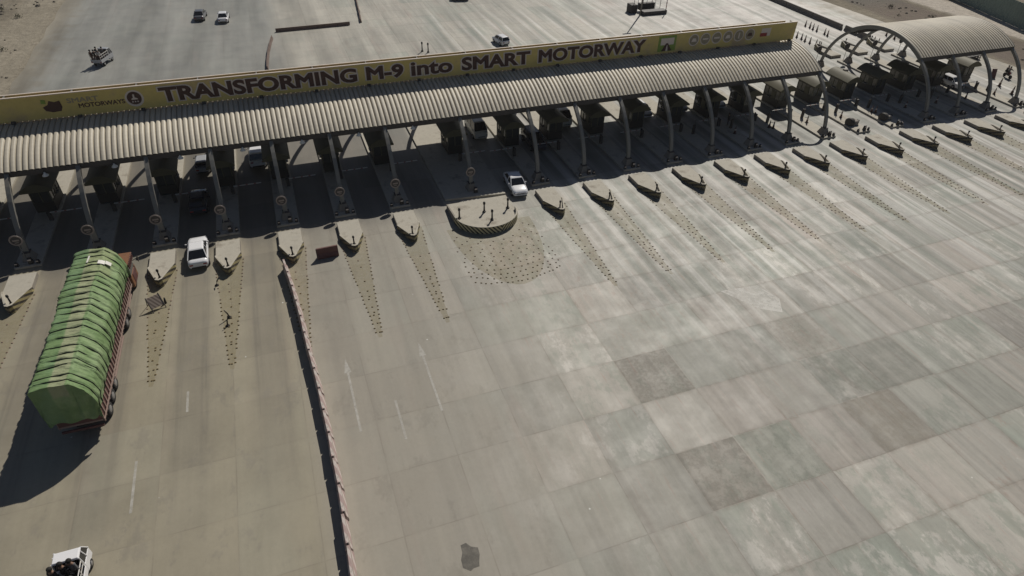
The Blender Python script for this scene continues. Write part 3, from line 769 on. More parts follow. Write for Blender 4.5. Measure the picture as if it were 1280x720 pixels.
def stub_proto():
    root = empty('lane_bollard', (0, 0, 0)); tag(root, cat='bollard')
    g = MB(); g.box(0, 0, 0, .42, .30, .62, .05, tw=.30, tl=.2); g.build('body', M['black'], root)
    g = MB(); g.box(0, -.16, .40, .26, .03, .12); g.build('reflector', M['outl'], root)
    return root
sb = stub_proto(); used = False
for x in LEFT+[XM]+RIGHT:
    place(sb, used, (x+.25, 7.35, .22), 0, 'small black bollard ending the toll island '+(ordl(x) or 'behind the half-round nose'), 'bollards at the island ends'); used = True
for x in LEFT+RIGHT:
    for sx, nm_ in ((-1, 'left'), (1, 'right')):
        o = place(sb, True, (x+sx*.82, 7.25, .22), random.uniform(-.3, .3), 'low black stub on the %s front corner of island %s' % (nm_, ordl(x).replace(' of the half-round nose', ' of half-round nose')), 'corner stubs of the islands'); o.scale = (.75, .8, .6)
def payment_proto():
    root = empty('ticket_post', (0, 0, 0)); tag(root, cat='post')
    g = MB(); g.box(0, 0, 0, .30, .28, 1.2, .03); g.build('cabinet', M['chassis'], root)
    g = MB(); g.tube([(0, 0, 1.2), (0, 0, 1.75), (.12, 0, 1.85)], .03, 6); g.build('stalk', M['dsteel'], root)
    return root
tp = payment_proto(); used = False
for x in RIGHT[4:]:
    place(tp, used, (x+.55, 12.9, .22), 0, 'dark ticket post before the booth '+ordl(x), 'ticket posts'); used = True
# covered machine on the open island between the canopies
for x, d in ((RIGHT[8], 'on the sunlit island between the two canopies'), (RIGHT[9], 'on the shaded island next to the short canopy')):
    ge = empty('covered_generator', (x+.1, 9.2, .22)); tag(ge, 'low machine with a dark rounded hood, '+d, 'generator')
    g = MB(); g.box(0, 0, 0, 1.1, .8, .55, .06); g.build('housing', M['foot'], ge)
    g = MB(); g.lathe([(.55, -.4), (.58, -.1), (.5, .3), (.3, .42)], -.5, 0, 14, 'X', .35); g.build('hood', M['chassis'], ge)
    g = MB(); g.box(.62, -.1, .1, .2, .3, .5, .03); g.build('tank', M['dsteel'], ge)

# ------------------------------------------------------------------ studs
pts = []
def tri_studs(x):
    out = []
    for i in range(26):
        y = 2.7-i*.54
        if y < -11.0: break
        f = (y+11.3)/14.0
        hw = .18+1.02*f
        for sgn in (-1, 1): out.append((x+sgn*hw, y))
        if y < .3 and i % 2 == 0 and hw > .35: out.append((x+random.uniform(-.1, .1), y-.2))
        if y < -5 and i % 2 == 1: out.append((x+random.uniform(-.12, .12), y))
    return out
stud_sets = []
for x in LEFT[1:]+RIGHT[:12]:
    xx = x-(.25 if x > XM else 0)
    s_ = [(a+(random.uniform(-.04, .04)), b_+random.uniform(-.04, .04)) for a, b_ in tri_studs(xx) if random.random() > .11]
    stud_sets.append((x, s_))
    g = MB(); g.face([(xx-1.25, 3.0, .004), (xx-.15, -11.4, .004), (xx+.15, -11.4, .004), (xx+1.25, 3.0, .004)])
    tag(g.build('painted_hatching', M['yel']), kind='structure')
big = []
for j in range(11):
    rr = 3.5+.60*j
    n = int(rr*2.6)
    for i in range(n+1):
        a = -math.pi*.5+(i/n-.5)*math.pi*(.92-.055*j)
        x, y = 29.7+rr*math.cos(a)*1.0, 2.2+rr*math.sin(a)*1.08
        if y < .9 and abs(x-29.7) < 4.3 and y > -8.6: big.append((x+random.uniform(-.08, .08), y+random.uniform(-.08, .08)))
stud_sets.append((XM, big))
g = MB(); g.face([(29.7+4.3*math.cos(math.pi+math.pi*i/20), 1.6+10.2*math.sin(math.pi+math.pi*i/20), .0045) for i in range(21)])
tag(g.build('painted_hatching', M['yel']), kind='structure')
cam_loc = Vector((13.0088811, -49.3390830, 34.8188338))
allst = [(Vector((a, b_, 0)).__sub__(cam_loc).length, a, b_, x) for x, s_ in stud_sets for a, b_ in s_ if -14 < a]
allst.sort()
def stud_geo(g, x, y):
    g.box(x, y, 0, .15, .13, .05, 0, tw=.09, tl=.07)
g = MB(); stud_geo(g, 0, 0); st0 = g.build('road_stud', M['stud']); tag(st0, cat='road stud')
for i, (d, a, b_, x) in enumerate(allst[:300]):
    o = st0 if i == 0 else st0.copy()
    if i: COL.objects.link(o)
    o.location = (a, b_, .004)
    if abs(x-XM) < .1:
        tag(o, 'dark road stud in the broad dotted fan before the half-round nose', None, 'studs before the half-round nose')
    else:
        q = ordl(x); tag(o, 'dark road stud in the dotted triangle '+q, None, 'studs before the nose, '+q)
g = MB()
for d, a, b_, x in allst[300:]: stud_geo(g, a, b_)
tag(g.build('road_studs', M['studf']), 'dark road studs dotted over the pavement farther from the camera', 'road studs', kind='stuff')

# ------------------------------------------------------------------ barrier blocks
def barrier_geo(L=1.9):
    g = MB()
    pr = [(-.27, 0), (-.27, .22), (-.12, .45), (-.10, .95), (.10, .95), (.12, .45), (.27, .22), (.27, 0)]
    g.hexa([(x, -L/2, z) for x, z in pr], [(x, L/2, z) for x, z in pr], .015)
    return g
b0 = empty('plastic_barrier', (0, 0, 0)); tag(b0, cat='barrier')
barrier_geo().build('body', M['barrier'], b0)
g = MB(); g.box(0, .95, .1, .10, .10, .8, .01); g.build('coupling', M['dsteel'], b0)
used = False
FARB = b0.children[0].data.copy(); FARB.materials[0] = PM('barrier_shaded', (.17, .12, .10), .8, .25, 1.0)  # far blocks: shade on their fronts painted in as a darker body colour
def chain(pts, label, group, sc=1.0):
    global used
    # walk the polyline in steps
    P = [Vector((x, y, 0)) for x, y in pts]; step = 2.06; d = 0; segs = []
    L = [0]
    for i in range(len(P)-1): L.append(L[-1]+(P[i+1]-P[i]).length)
    def at(s):
        for i in range(len(P)-1):
            if s <= L[i+1]: return P[i].lerp(P[i+1], (s-L[i])/(L[i+1]-L[i]))
        return P[-1]
    n = int(L[-1]//step)
    for i in range(n):
        a, b_ = at(i*step), at((i+1)*step); c = (a+b_)/2
        rz = math.atan2(-(b_-a).x, (b_-a).y)+random.uniform(-.03, .03)
        o = place(b0, used, (c.x+random.uniform(-.03, .03), c.y, 0), rz, label % ORD[i] if i < 20 else label % 'one more', group); used = True
        o.scale = (.82, 1, sc)
        if c.y > 40:
            o.scale = (.6, 1.09, .62)
            for ch in o.children:
                if ch.name.startswith('body'): ch.data = FARB
chain([(10.2, .1), (10.65, -4.5), (10.95, -9.4), (11.25, -14.5), (11.5, -19.5), (11.55, -25), (11.45, -30), (11.3, -37)], 'red and white plastic barrier, %s from the top of the long foreground line', 'barriers of the foreground line', 1.12)
chain([(11.5, 50.5), (12.1, 58), (13.3, 66.5)], 'plastic barrier behind the sign, %s from the sign in the thin line', 'thin barrier line behind the sign')
chain([(13.9, 68.3), (28.2, 69)], 'plastic barrier of the crosswise row behind the sign, %s from its left end', 'crosswise barrier row behind the sign', 1.15)
chain([(28.4, 69.8), (29.8, 84), (31, 96)], 'plastic barrier running away to the top edge, %s from the crosswise row', 'barrier line running to the top edge')
o = place(b0, True, (14.0, .75, 0), R(92), 'lone dark red barrier lying across a lane beside the foreground line', 'lone barriers')
m_ = M['redbrown']
for ch in o.children:
    if ch.name.startswith('body'): ch.data = ch.data.copy(); ch.data.materials[0] = m_
del o['group']

# concrete median blocks far right
cb0 = barrier_geo(3.7).build('concrete_barrier', PM('barrier_concrete', (.19, .17, .15), .9, .2, 1)); tag(cb0, cat='barrier')
ysb = [44.9+3.85*i for i in range(9)]+[41.2, 38.0]
for i, y in enumerate(ysb):
    o = cb0 if i == 0 else cb0.copy()
    if i: COL.objects.link(o)
    o.location = (110.6+(.35 if y < 43 else 0), y, 0); o.scale = (1.1, 1 if y > 43 else .75, .95)
    tag(o, 'dark concrete block of the far median, %s' % ('%s in the unbroken row' % ORD[i] if y > 43 else ('short stray one nearest the canopy' if y < 40 else 'short stray one just off the row')), None, 'far median barrier blocks')

# ------------------------------------------------------------------ small stray things in the foreground
fb = empty('fallen_barricade', (-.1, -2.2, 0), R(28)); tag(fb, 'striped board propped up on a frame in the dotted triangle beside the green truck', 'barricade')
g = MB(); g.hexa([(-.55, -.25, .25), (.55, -.25, .25), (.55, -.2, .25), (-.55, -.2, .25)], [(-.55, .35, 1.0), (.55, .35, 1.0), (.55, .4, 1.0), (-.55, .4, 1.0)]); g.build('board', stripes('board_stripes', (.34, .28, .24), (.17, .13, .11), .28, 1, .8, 0, .3), fb)
for sx in (-.5, .5):
    g = MB(); g.tube([(sx, -.45, .02), (sx, .4, 1.05), (sx, .75, .02)], .035, 6); g.build('frame_leg', M['dsteel'], fb)
g = MB(); g.tube([(.7, .1, 0), (.75, .1, .55)], [.12, .06], 8); g.build('weight', M['black'], fb)
for i, (x, y, lean, d) in enumerate(((4.45, -.6, .35, 'just in front of the pointed nose'), (5.4, -5.3, -.2, 'farther of the close pair'), (5.25, -6.3, .25, 'nearer of the close pair'))):
    r_ = empty('bent_post', (x, y, 0), R(20*i)); tag(r_, 'bent black flexible post in the dotted triangle, '+d, 'post', 'bent black posts')
    g = MB(); g.lathe([(.18, 0), (.16, .06), (.06, .1)], seg=12); g.build('foot', M['rubber'], r_)
    g = MB(); g.tube([(0, 0, .08), (lean*.3, 0, .45), (lean*1.1, .05, .85)], [.06, .055, .04], 8); g.build('post', M['black'], r_)

# ------------------------------------------------------------------ vehicles
PA = {'white': PM('paint_white', (.84, .84, .86), .25, .02, 1, coat=.3), 'dark': PM('paint_dark', (.025, .03, .045), .25, .05, 1, coat=.5),
      'silver': PM('paint_silver', (.42, .43, .45), .3, .04, 1, coat=.3), 'cream': PM('paint_cream', (.62, .60, .53), .3, .04, 1, coat=.2), 'grey': PM('paint_grey', (.12, .125, .14), .3, .05, 1, coat=.3)}
M['tail'] = PM('tail_light', (.30, .015, .012), .3, .05, 2); M['head'] = PM('head_light', (.75, .76, .74), .15, .03, 2); M['rim'] = PM('wheel_rim', (.35, .35, .36), .35, .05, 2, metal=.6)
def wheel(parent, x, y, r=.31, w=.20, sx=1):
    g = MB(); g.lathe([(r*.6, -w/2), (r*.93, -w/2), (r, -w*.3), (r, w*.3), (r*.93, w/2), (r*.6, w/2)], x, y, 18, 'X', r); t_ = g.build('wheel', M['rubber'], parent)
    g = MB(); g.lathe([(r*.58, -.02), (r*.5, .015), (r*.15, .03)], x+sx*w*.48, y, 14, 'X', r); g.build('rim', M['rim'], t_)
def loft(stations, mat, name, parent, mats=None):
    """stations: list of (y, [(halfwidth, z)...] bottom->top) mirrored to a closed ring"""
    g = MB(); rings = []
    for y, pr in stations:
        ring = [(-w, y, z) for w, z in pr]+[(w, y, z) for w, z in reversed(pr)]
        rings.append(ring)
    V = [[g.bm.verts.new(p) for p in r] for r in rings]
    n = len(V[0])
    for i in range(len(V)-1):
        for k in range(n):
            f = g.bm.faces.new((V[i][k], V[i][(k+1) % n], V[i+1][(k+1) % n], V[i+1][k])); f.smooth = True
    g.bm.faces.new(V[0][::-1]); g.bm.faces.new(V[-1])
    return g.build(name, mats or mat, parent)
def car(kind, paint, name='car'):
    root = empty(name, (0, 0, 0)); P = PA[paint]
    if kind == 'sedan': L, W, H, hood, cab0, cab1, roof0, roof1, belt = 4.45, 1.70, 1.45, .92, 1.05, -1.75, .35, -1.0, .93
    elif kind == 'hatch': L, W, H, hood, cab0, cab1, roof0, roof1, belt = 3.6, 1.52, 1.45, .92, .95, -1.72, .30, -1.45, .93
    elif kind == 'suv': L, W, H, hood, cab0, cab1, roof0, roof1, belt = 4.6, 1.80, 1.78, 1.12, 1.0, -2.20, .40, -1.95, 1.12
    elif kind == 'van': L, W, H, hood, cab0, cab1, roof0, roof1, belt = 4.8, 1.75, 2.05, 1.1, 2.05, -2.32, 1.45, -2.2, 1.15
    h = L/2; w = W/2
    def sec(s, bot, top, tw=1.0): return [(w*s*.86, bot), (w*s*.98, bot+.12), (w*s, bot+.35), (w*s*.985, top-.12), (w*s*.90*tw, top-.02), (w*s*.6*tw, top+.015)]
    tr = belt-.02 if kind == 'sedan' else belt
    st = [(-h, sec(.86, .34, tr-.16)), (-h+.10, sec(.94, .26, tr-.04)), (-h+.5, sec(.99, .22, tr)), (cab1+.2, sec(1, .2, belt)), (0, sec(1, .2, belt)), (min(cab0, h-.35), sec(1, .2, belt-.02)), (h-.5 if cab0 < h-.5 else h-.25, sec(.98, .22, hood-.08)), (h-.12, sec(.90, .26, hood-.17)), (h, sec(.80, .34, hood-.30))]
    loft(st, P, 'body', root)
    # greenhouse
    gb, gt = w*.93, w*.74
    A = [(-gb, cab1, belt-.02), (gb, cab1, belt-.02), (gb, cab0, belt-.02), (-gb, cab0, belt-.02)]
    B = [(-gt, roof1, H-.06), (gt, roof1, H-.06), (gt, roof0, H-.06), (-gt, roof0, H-.06)]
    g = MB(); g.hexa(A, B, .02); g.build('windows', M['glass'], root)
    g = MB(); g.hexa([(-gt-.03, roof1-.04, H-.09), (gt+.03, roof1-.04, H-.09), (gt+.03, roof0+.04, H-.09), (-gt-.03, roof0+.04, H-.09)], [(-gt+.1, roof1+.12, H), (gt-.1, roof1+.12, H), (gt-.1, roof0-.12, H), (-gt+.1, roof0-.12, H)], .02); g.build('roof', P, root)
    g = MB()
    for i in range(4):
        a, b_ = Vector(A[i]), Vector(B[i]); g.tube([a*1.0, b_], .045, 6)
    for sx in (-1, 1):
        for fr in ((.52,) if kind != 'van' else (.3, .62)):
            a = Vector((sx*gb, cab1+(cab0-cab1)*fr, belt)); b_ = Vector((sx*gt, roof1+(roof0-roof1)*fr, H-.08)); g.tube([a, b_], .045, 6)
    g.build('pillars', P, root)
    if kind == 'van':
        for sx in (-1, 1):
            q = .30
            y0, y1 = cab1+.05, cab1+(cab0-cab1)*.3
            a = lambda y, t: (sx*(gb+(gt-gb)*t+.015), y, belt+(H-.08-belt)*t)
            g = MB(); g.hexa([a(y0, 0), a(y1, 0), a(y1, .95), a(y0+.1, .95)], [(sx*(w*.5), y0, belt), (sx*w*.5, y1, belt), (sx*w*.5, y1, H-.1), (sx*w*.5, y0+.1, H-.1)]); g.build('side_panel', P, root)
    for y in (-h+.78, h-.82):
        for sx in (-1, 1): wheel(root, sx*(w-.07), y, .31 if kind != 'suv' else .37, .2, sx)
    for sx in (-1, 1):
        g = MB(); g.box(sx*w*.66, -h+.03, tr-.34, .30, .08, .14, .02); g.build('tail_light', M['tail'], root)
        g = MB(); g.box(sx*w*.62, h-.08, hood-.42, .32, .10, .14, .02); g.build('headlight', M['head'], root)
        g = MB(); g.box(sx*(w+.06), cab0-.35, belt+.02, .17, .08, .12, .02); g.build('mirror', P, root)
    g = MB(); g.box(0, h-.03, .42, W*.5, .06, .14, .02); g.box(0, -h+.02, .30, W*.7, .05, .14, .02); g.build('bumper_trim', M['black'], root)
    return root
def put(o, x, y, rz, label, cat, group=None):
    o.location = (x, y, .004); o.rotation_euler = (0, 0, R(rz)); tag(o, label, cat, group); return o
put(car('sedan', 'white'), 3.02, 4.3, 1.5, 'white saloon car driving in between two pointed noses, seen from behind', 'car')
put(car('sedan', 'white'), 34.6, 7.3, 176, 'white saloon car coming out beside the half-round nose, bonnet towards the camera', 'car')
put(car('sedan', 'dark'), 2.9, 13.6, 0, 'dark saloon car in the deep shade of the canopy on the left', 'car')
put(car('hatch', 'silver'), 3.2, 21.8, 0, 'silver hatchback ahead of the dark saloon, half hidden by an arch leg', 'car')
put(car('suv', 'white', 'jeep'), 8.9, 22.0, 0, 'white high-roofed vehicle at the booths seen under the canopy edge, sunlit roof', 'car')
put(car('van', 'cream', 'van'), 34.6, 21.6, 180, 'cream van with sunlit roof waiting by the booth right of the median', 'van')
put(car('suv', 'dark', 'jeep'), 40.2, 16.3, 180, 'dark high-roofed car in the shade, front towards the camera', 'car')
put(car('van', 'cream', 'van'), 45.9, 21.8, 180, 'cream van with sunlit roof in the second lane right of the median', 'van')
put(car('hatch', 'white'), 57.2, 20.6, 180, 'small white car just entering the shade in the middle lanes of the right half', 'car')
put(car('hatch', 'silver'), 62.7, 20.8, 180, 'small silver car entering shade one lane right of a small white car', 'car')
put(car('sedan', 'white'), 68.3, 20.8, 180, 'white saloon car entering the shade near the right end of the long canopy', 'car')
put(car('hatch', 'white'), 107.0, 16.2, 180, 'small white car half in sun under the short canopy', 'car')
put(car('sedan', 'grey'), 2.0, 79.6, -6, 'dark grey car driving away on the far pavement at the top left', 'car')
put(car('sedan', 'white'), 5.8, 77.4, -3, 'white car driving away on the far pavement, right of a grey one', 'car')
put(car('hatch', 'grey'), 49.2, 79.3, 80, 'grey car cut off by the top edge of the photo', 'car')
put(car('hatch', 'white'), 48.5, 52.6, 12, 'small white car just behind the sign board, only its top showing', 'car')

# people ----------------------------------------------------------------------
def skin_mesh(chains, name, mat, parent, lvl=1):
    me = bpy.data.meshes.new(name); vs, es, rad = [], [], []
    for ch in chains:
        prev = ch.get('root')
        for p, r in ch['pts']:
            vs.append(p); rad.append(r)
            if prev is not None: es.append((prev, len(vs)-1))
            prev = len(vs)-1
        ch['idx'] = prev
    me.from_pydata(vs, es, []); o = bpy.data.objects.new(name, me); COL.objects.link(o)
    md = o.modifiers.new('s', 'SKIN'); sv = me.skin_vertices[0].data
    for i, r in enumerate(rad): sv[i].radius = (r, r)
    sv[0].use_root = True
    sd = o.modifiers.new('d', 'SUBSURF'); sd.levels = sd.render_levels = lvl
    bpy.context.view_layer.update()
    m2 = bpy.data.meshes.new_from_object(o.evaluated_get(bpy.context.evaluated_depsgraph_get()))
    bpy.data.objects.remove(o); m2.materials.clear(); m2.materials.append(mat)
    for p in m2.polygons: p.use_smooth = True
    o = bpy.data.objects.new(name, m2); COL.objects.link(o); o.parent = parent; return o
def person(pose, shirt, trousers, cap=False):
    root = empty('person', (0, 0, 0)); tag(root, cat='person')
    if pose == 'stand': hip = .92; knees = [(-.10, .03, .50), (.12, .0, .50)]; feet = [(-.11, .0, .07), (.15, -.03, .07)]; lean = 0
    elif pose == 'sit': hip = .50; knees = [(-.13, .42, .52), (.14, .40, .50)]; feet = [(-.14, .42, .07), (.15, .44, .07)]; lean = -.03
    else: hip = .50; knees = [(-.16, .40, .48), (.16, .40, .48)]; feet = [(-.18, .25, .10), (.18, .25, .10)]; lean = .10
    H = Vector((0, 0, hip)); ch = H+Vector((0, lean*.5, .30)); sh = H+Vector((0, lean, .50)); nk = H+Vector((0, lean+.01, .58)); hd = nk+Vector((0, .02, .14))
    handz = {'stand': (0.06, hip-.12), 'sit': (.33, hip+.06), 'ride': (.48, hip+.30)}[pose]
    bp_ = [tuple(H), tuple(ch), tuple(sh), tuple(nk)]
    chains = [dict(pts=[(tuple(H), .125), (tuple(ch), .13), (tuple(sh), .11), (tuple(nk), .055), (tuple(nk+Vector((0, .01, .06))), .075), (tuple(hd), .095), (tuple(hd+Vector((0, 0, .07))), .07)])]
    b1 = []; b2 = []
    for i, sx in enumerate((-1, 1)):
        sl = sh+Vector((sx*.17, 0, -.02)); hnd = Vector((sx*.24, lean+handz[0], handz[1])); el = (sl+hnd)/2+Vector((sx*.07, -.08, -.03))
        arm = [(tuple(sl), .058), (tuple(el), .043), (tuple(hnd.lerp(el, .15)), .030), (tuple(hnd), .036)]
        chains.append(dict(root=2, pts=arm)); b1.append([(tuple(sl), .075), (tuple(el), .062), (tuple(hnd.lerp(el, .18)), .048)])
        hj = H+Vector((sx*.09, 0, -.03)); kn = Vector(knees[i]); ft = Vector(feet[i])
        chains.append(dict(root=0, pts=[(tuple(hj), .085), (tuple(kn), .058), (tuple(ft), .038), (tuple(ft+Vector((0, .13, -.03))), .035)]))
        b2.append([(tuple(hj), .105), (tuple(kn), .085), (tuple(ft.lerp(kn, .12)), .065)])
    body = skin_mesh(chains, 'body', M['skin'], root)
    # nose, ears and five bent fingers on each hand joined into the body mesh
    g = MB(); g.bm.from_mesh(body.data)
    g.tube([hd+Vector((0, .085, .02)), hd+Vector((0, .115, -.01))], [.008, .016], 6)
    for sx in (-1, 1): g.tube([hd+Vector((sx*.088, 0, .01)), hd+Vector((sx*.105, -.01, .02))], [.02, .022], 6)
    for sx in (-1, 1):
        hnd = Vector((sx*.24, lean+handz[0], handz[1])); fw = Vector((0, .6, -.8)) if pose == 'stand' else Vector((0, 1, -.2)); fw.normalize()
        for q, ln in enumerate((.075, .085, .08, .062)):
            b_ = hnd+Vector((sx*(-.026+.018*q), 0, 0))+fw*.02
            g.tube([b_, b_+fw*ln*.5, b_+fw*ln*.85+Vector((0, -.0, -.03))], [.010, .009, .007], 6)
        g.tube([hnd+Vector((-sx*.03, 0, .0)), hnd+Vector((-sx*.055, 0, 0))+fw*.04], [.011, .009], 6)
    g.bm.to_mesh(body.data); g.bm.free()
    skin_mesh([dict(pts=[(tuple(H+Vector((0, 0, -.12))), .165), (tuple(H+Vector((0, 0, .05))), .15), (tuple(ch), .155), (tuple(sh), .125)])]+[dict(root=3, pts=a) for a in b1], 'shirt', shirt, root)
    skin_mesh([dict(pts=[(tuple(H), .13)])]+[dict(root=0, pts=a) for a in b2], 'trousers', trousers, root)
    g = MB(); g.lathe([(.07, -.08), (.118, -.03), (.128, .05), (.10, .125), (.03, .155)], hd.x, hd.y-.028, 12, 'Z', hd.z); g.build('cap' if cap else 'hair', M['cl_white'] if cap else M['hair'], root)
    for sx in (-1, 1):
        g = MB(); g.lathe([(.006, 0), (.011, .006), (.004, .012)], hd.x+sx*.033, hd.y+.085, 8, 'Y', hd.z+.025); g.build('eye', M['hair'], root)
    return root

def minitruck(paint):
    root = empty('pickup_truck', (0, 0, 0)); P = PA[paint]
    g = MB(); g.hexa([(-.72, .55, .35), (.72, .55, .35), (.72, 1.65, .35), (-.72, 1.65, .35)], [(-.72, .55, 1.0), (.72, .55, 1.0), (.72, 1.62, 1.0), (-.72, 1.62, 1.0)], .05); g.build('cab', P, root)
    g = MB(); g.hexa([(-.70, .57, .98), (.70, .57, .98), (.70, 1.60, .98), (-.70, 1.60, .98)], [(-.62, .60, 1.70), (.62, .60, 1.70), (.62, 1.22, 1.70), (-.62, 1.22, 1.70)], .03); g.build('windows', M['glass'], root)
    g = MB(); g.hexa([(-.66, .52, 1.66), (.66, .52, 1.66), (.66, 1.26, 1.66), (-.66, 1.26, 1.66)], [(-.60, .58, 1.76), (.60, .58, 1.76), (.60, 1.18, 1.76), (-.60, 1.18, 1.76)], .03); g.build('roof', P, root)
    g = MB()
    for sx in (-1, 1):
        for a, b_ in (((sx*.70, .57, 1), (sx*.63, .58, 1.7)), ((sx*.70, 1.6, 1), (sx*.63, 1.23, 1.7)), ((sx*.70, 1.1, 1), (sx*.64, .98, 1.7))): g.tube([a, b_], .04, 6)
    g.build('pillars', P, root)
    g = MB(); g.box(0, -.65, .55, 1.46, 2.3, .08); g.build('bed_floor', M['chassis'], root)
    g = MB()
    for sx in (-1, 1): g.box(sx*.72, -.65, .55, .05, 2.3, .42, .01)
    g.box(0, -1.79, .55, 1.44, .05, .42, .01); g.box(0, .48, .55, 1.44, .05, .6, .01); g.build('bed_side', P, root)
    g = MB()
    for sx in (-1, 1):
        g.tube([(sx*.70, .45, 1.55), (sx*.70, -1.78, 1.55)], .028, 6); g.tube([(sx*.70, .45, 1.25), (sx*.70, -1.78, 1.25)], .02, 6)
        for y in (.45, -.1, -.65, -1.2, -1.76): g.tube([(sx*.70, y, .95), (sx*.70, y, 1.56)], .025, 6)
    g.build('bed_rails', M['white'], root)
    for y in (-1.15, 1.05):
        for sx in (-1, 1): wheel(root, sx*.64, y, .27, .16, sx)
    g = MB(); g.box(0, -.3, .35, .7, 2.8, .2); g.build('chassis', M['chassis'], root)
    for sx in (-1, 1):
        g = MB(); g.box(sx*.5, 1.65, .62, .24, .05, .16, .02); g.build('headlight', M['head'], root)
        g = MB(); g.box(sx*.62, -1.83, .6, .14, .04, .14, .01); g.build('tail_light', M['tail'], root)
    return root
put(minitruck('white'), -2.72, -26.0+.2, 0, 'white pickup truck with people in its railed bed at bottom left', 'pickup truck')
mt2 = put(minitruck('silver'), -11.0, 60.1, -20, 'pale pickup truck crowded with people on the far pavement behind the sign', 'pickup truck'); mt2.scale = (1.05, 1.0, 1.1)
shirts = ['cl_black', 'cl_black', 'cl_grey', 'cl_black', 'cl_brown', 'cl_black']
for i, (x, y, pose, d) in enumerate(((-3.15, -25.85, 'stand', 'left, at the front of the bed'), (-2.72, -25.7, 'stand', 'centre, right behind the cab'), (-2.3, -25.65, 'stand', 'right, holding close to the rail behind the cab'),
                                     (-3.1, -26.55, 'sit', 'left, farther back'), (-2.25, -26.4, 'sit', 'right, farther back'), (-2.7, -26.9, 'sit', 'centre, at the tail'))):
    o = person(pose, M[shirts[i]], M['cl_black'])
    o.location = (x, y, .63 if pose == 'stand' else .63); o.rotation_euler = (0, 0, R(random.uniform(-40, 40)))
    if pose == 'stand': o.scale = (1.1, 1.1, .98)
    tag(o, 'dark-clothed person in the near pickup bed, '+d, None, 'passengers of the near pickup truck')
ca, sa = math.cos(R(-20)), math.sin(R(-20))
for i, (lx, ly, pose, d) in enumerate(((-.55, -1.6, 'stand', 'far left at the tail'), (-.1, -1.5, 'stand', 'middle of the tail'), (.45, -1.4, 'stand', 'right at the tail'), (-.4, -.3, 'stand', 'left behind the cab'), (.4, -.2, 'stand', 'right behind the cab'))):
    o = person(pose, M[['cl_brown', 'cl_black', 'cl_white', 'cl_black', 'cl_grey'][i]], M['cl_brown'], i == 2)
    X = -11.0+lx*1.0*ca-ly*1.0*sa; Y = 60.1+lx*1.0*sa+ly*1.0*ca
    o.location = (X, Y, .70); o.rotation_euler = (0, 0, R(random.uniform(-60, 60)))
    tag(o, 'person standing in the far pickup bed, '+d, None, 'passengers of the far pickup truck')
o = person('stand', M['cl_black'], M['cl_grey']); o.location = (113.6, 19.0, 0); o.rotation_euler = (0, 0, R(120)); tag(o, 'man in black standing on the open pavement beyond the arches of the short canopy')
o = person('stand', M['cl_black'], M['cl_black']); o.location = (RIGHT[5]+.5, 13.6, .22); o.rotation_euler = (0, 0, R(60)); tag(o, 'attendant in black standing on a toll island near the right end of the long canopy')
# motorcycle with two riders
mo = empty('motorcycle', (118.6, 16.2, 0), R(165)); tag(mo, 'dark motorcycle carrying two riders on the pavement right of the short canopy', 'motorcycle')
for y in (-.62, .62):
    g = MB(); g.lathe([(.20, -.05), (.29, -.05), (.30, 0), (.29, .05), (.20, .05)], 0, y, 18, 'X', .30); g.build('wheel', M['rubber'], mo)
g = MB(); g.box(0, -.05, .35, .22, .6, .3, .05); g.build('engine', M['dsteel'], mo)
g = MB(); g.box(0, .12, .68, .26, .45, .20, .07); g.build('tank', M['red'], mo)
g = MB(); g.box(0, -.42, .70, .24, .75, .10, .04); g.build('seat', M['black'], mo)
g = MB(); g.tube([(0, .62, .3), (0, .42, .95)], .03, 6); g.tube([(-.33, .32, 1.0), (0, .42, .96), (.33, .32, 1.0)], .018, 6); g.build('fork', M['rim'], mo)
g = MB(); g.lathe([(.05, -.05), (.09, .05)], 0, .5, 10, 'Y', .88); g.build('headlight', M['head'], mo)
for j, (ly, sh_, d) in enumerate(((-.15, 'cl_grey', 'front'), (-.62, 'cl_black', 'back'))):
    o = person('ride', M[sh_], M['cl_black']); a = R(165)
    o.location = (118.6-ly*math.sin(a), 16.2+ly*math.cos(a), .38); o.rotation_euler = (0, 0, a)
    tag(o, 'rider on the %s of the motorcycle seat, right of the short canopy' % d, None, 'motorcycle riders')

# crate row and leaning board right of the short canopy
cr = empty('crate_stack', (120.3, 24.0, 0), R(5)); tag(cr, 'low row of dark slatted crates on the pavement beyond the short canopy', 'crates')
for i in range(4):
    g = MB()
    g.box(-1.2+i*.8, 0, 0, .7, .9, .12, .02); g.box(-1.2+i*.8, 0, .62, .7, .9, .1, .02)
    for q in (-.3, .3):
        for q2 in (-.4, .4): g.box(-1.2+i*.8+q, q2, .1, .08, .08, .55)
    for q2 in (-.42, 0, .42): g.box(-1.2+i*.8, q2, .3, .7, .03, .14)
    g.build('crate', M['chassis'], cr)
lb = empty('leaning_board', (116.2, 16.6, 0), R(-25)); tag(lb, 'brown board leaning on a strut on the pavement right of the short canopy', 'board')
g = MB(); g.hexa([(-.35, 0, 0), (.35, 0, 0), (.35, .05, 0), (-.35, .05, 0)], [(-.35, .5, 1.3), (.35, .5, 1.3), (.35, .55, 1.3), (-.35, .55, 1.3)]); g.build('panel', M['redbrown'], lb)
g = MB(); g.tube([(0, .5, 1.1), (0, 1.0, 0)], .03, 6); g.build('strut', M['dsteel'], lb)

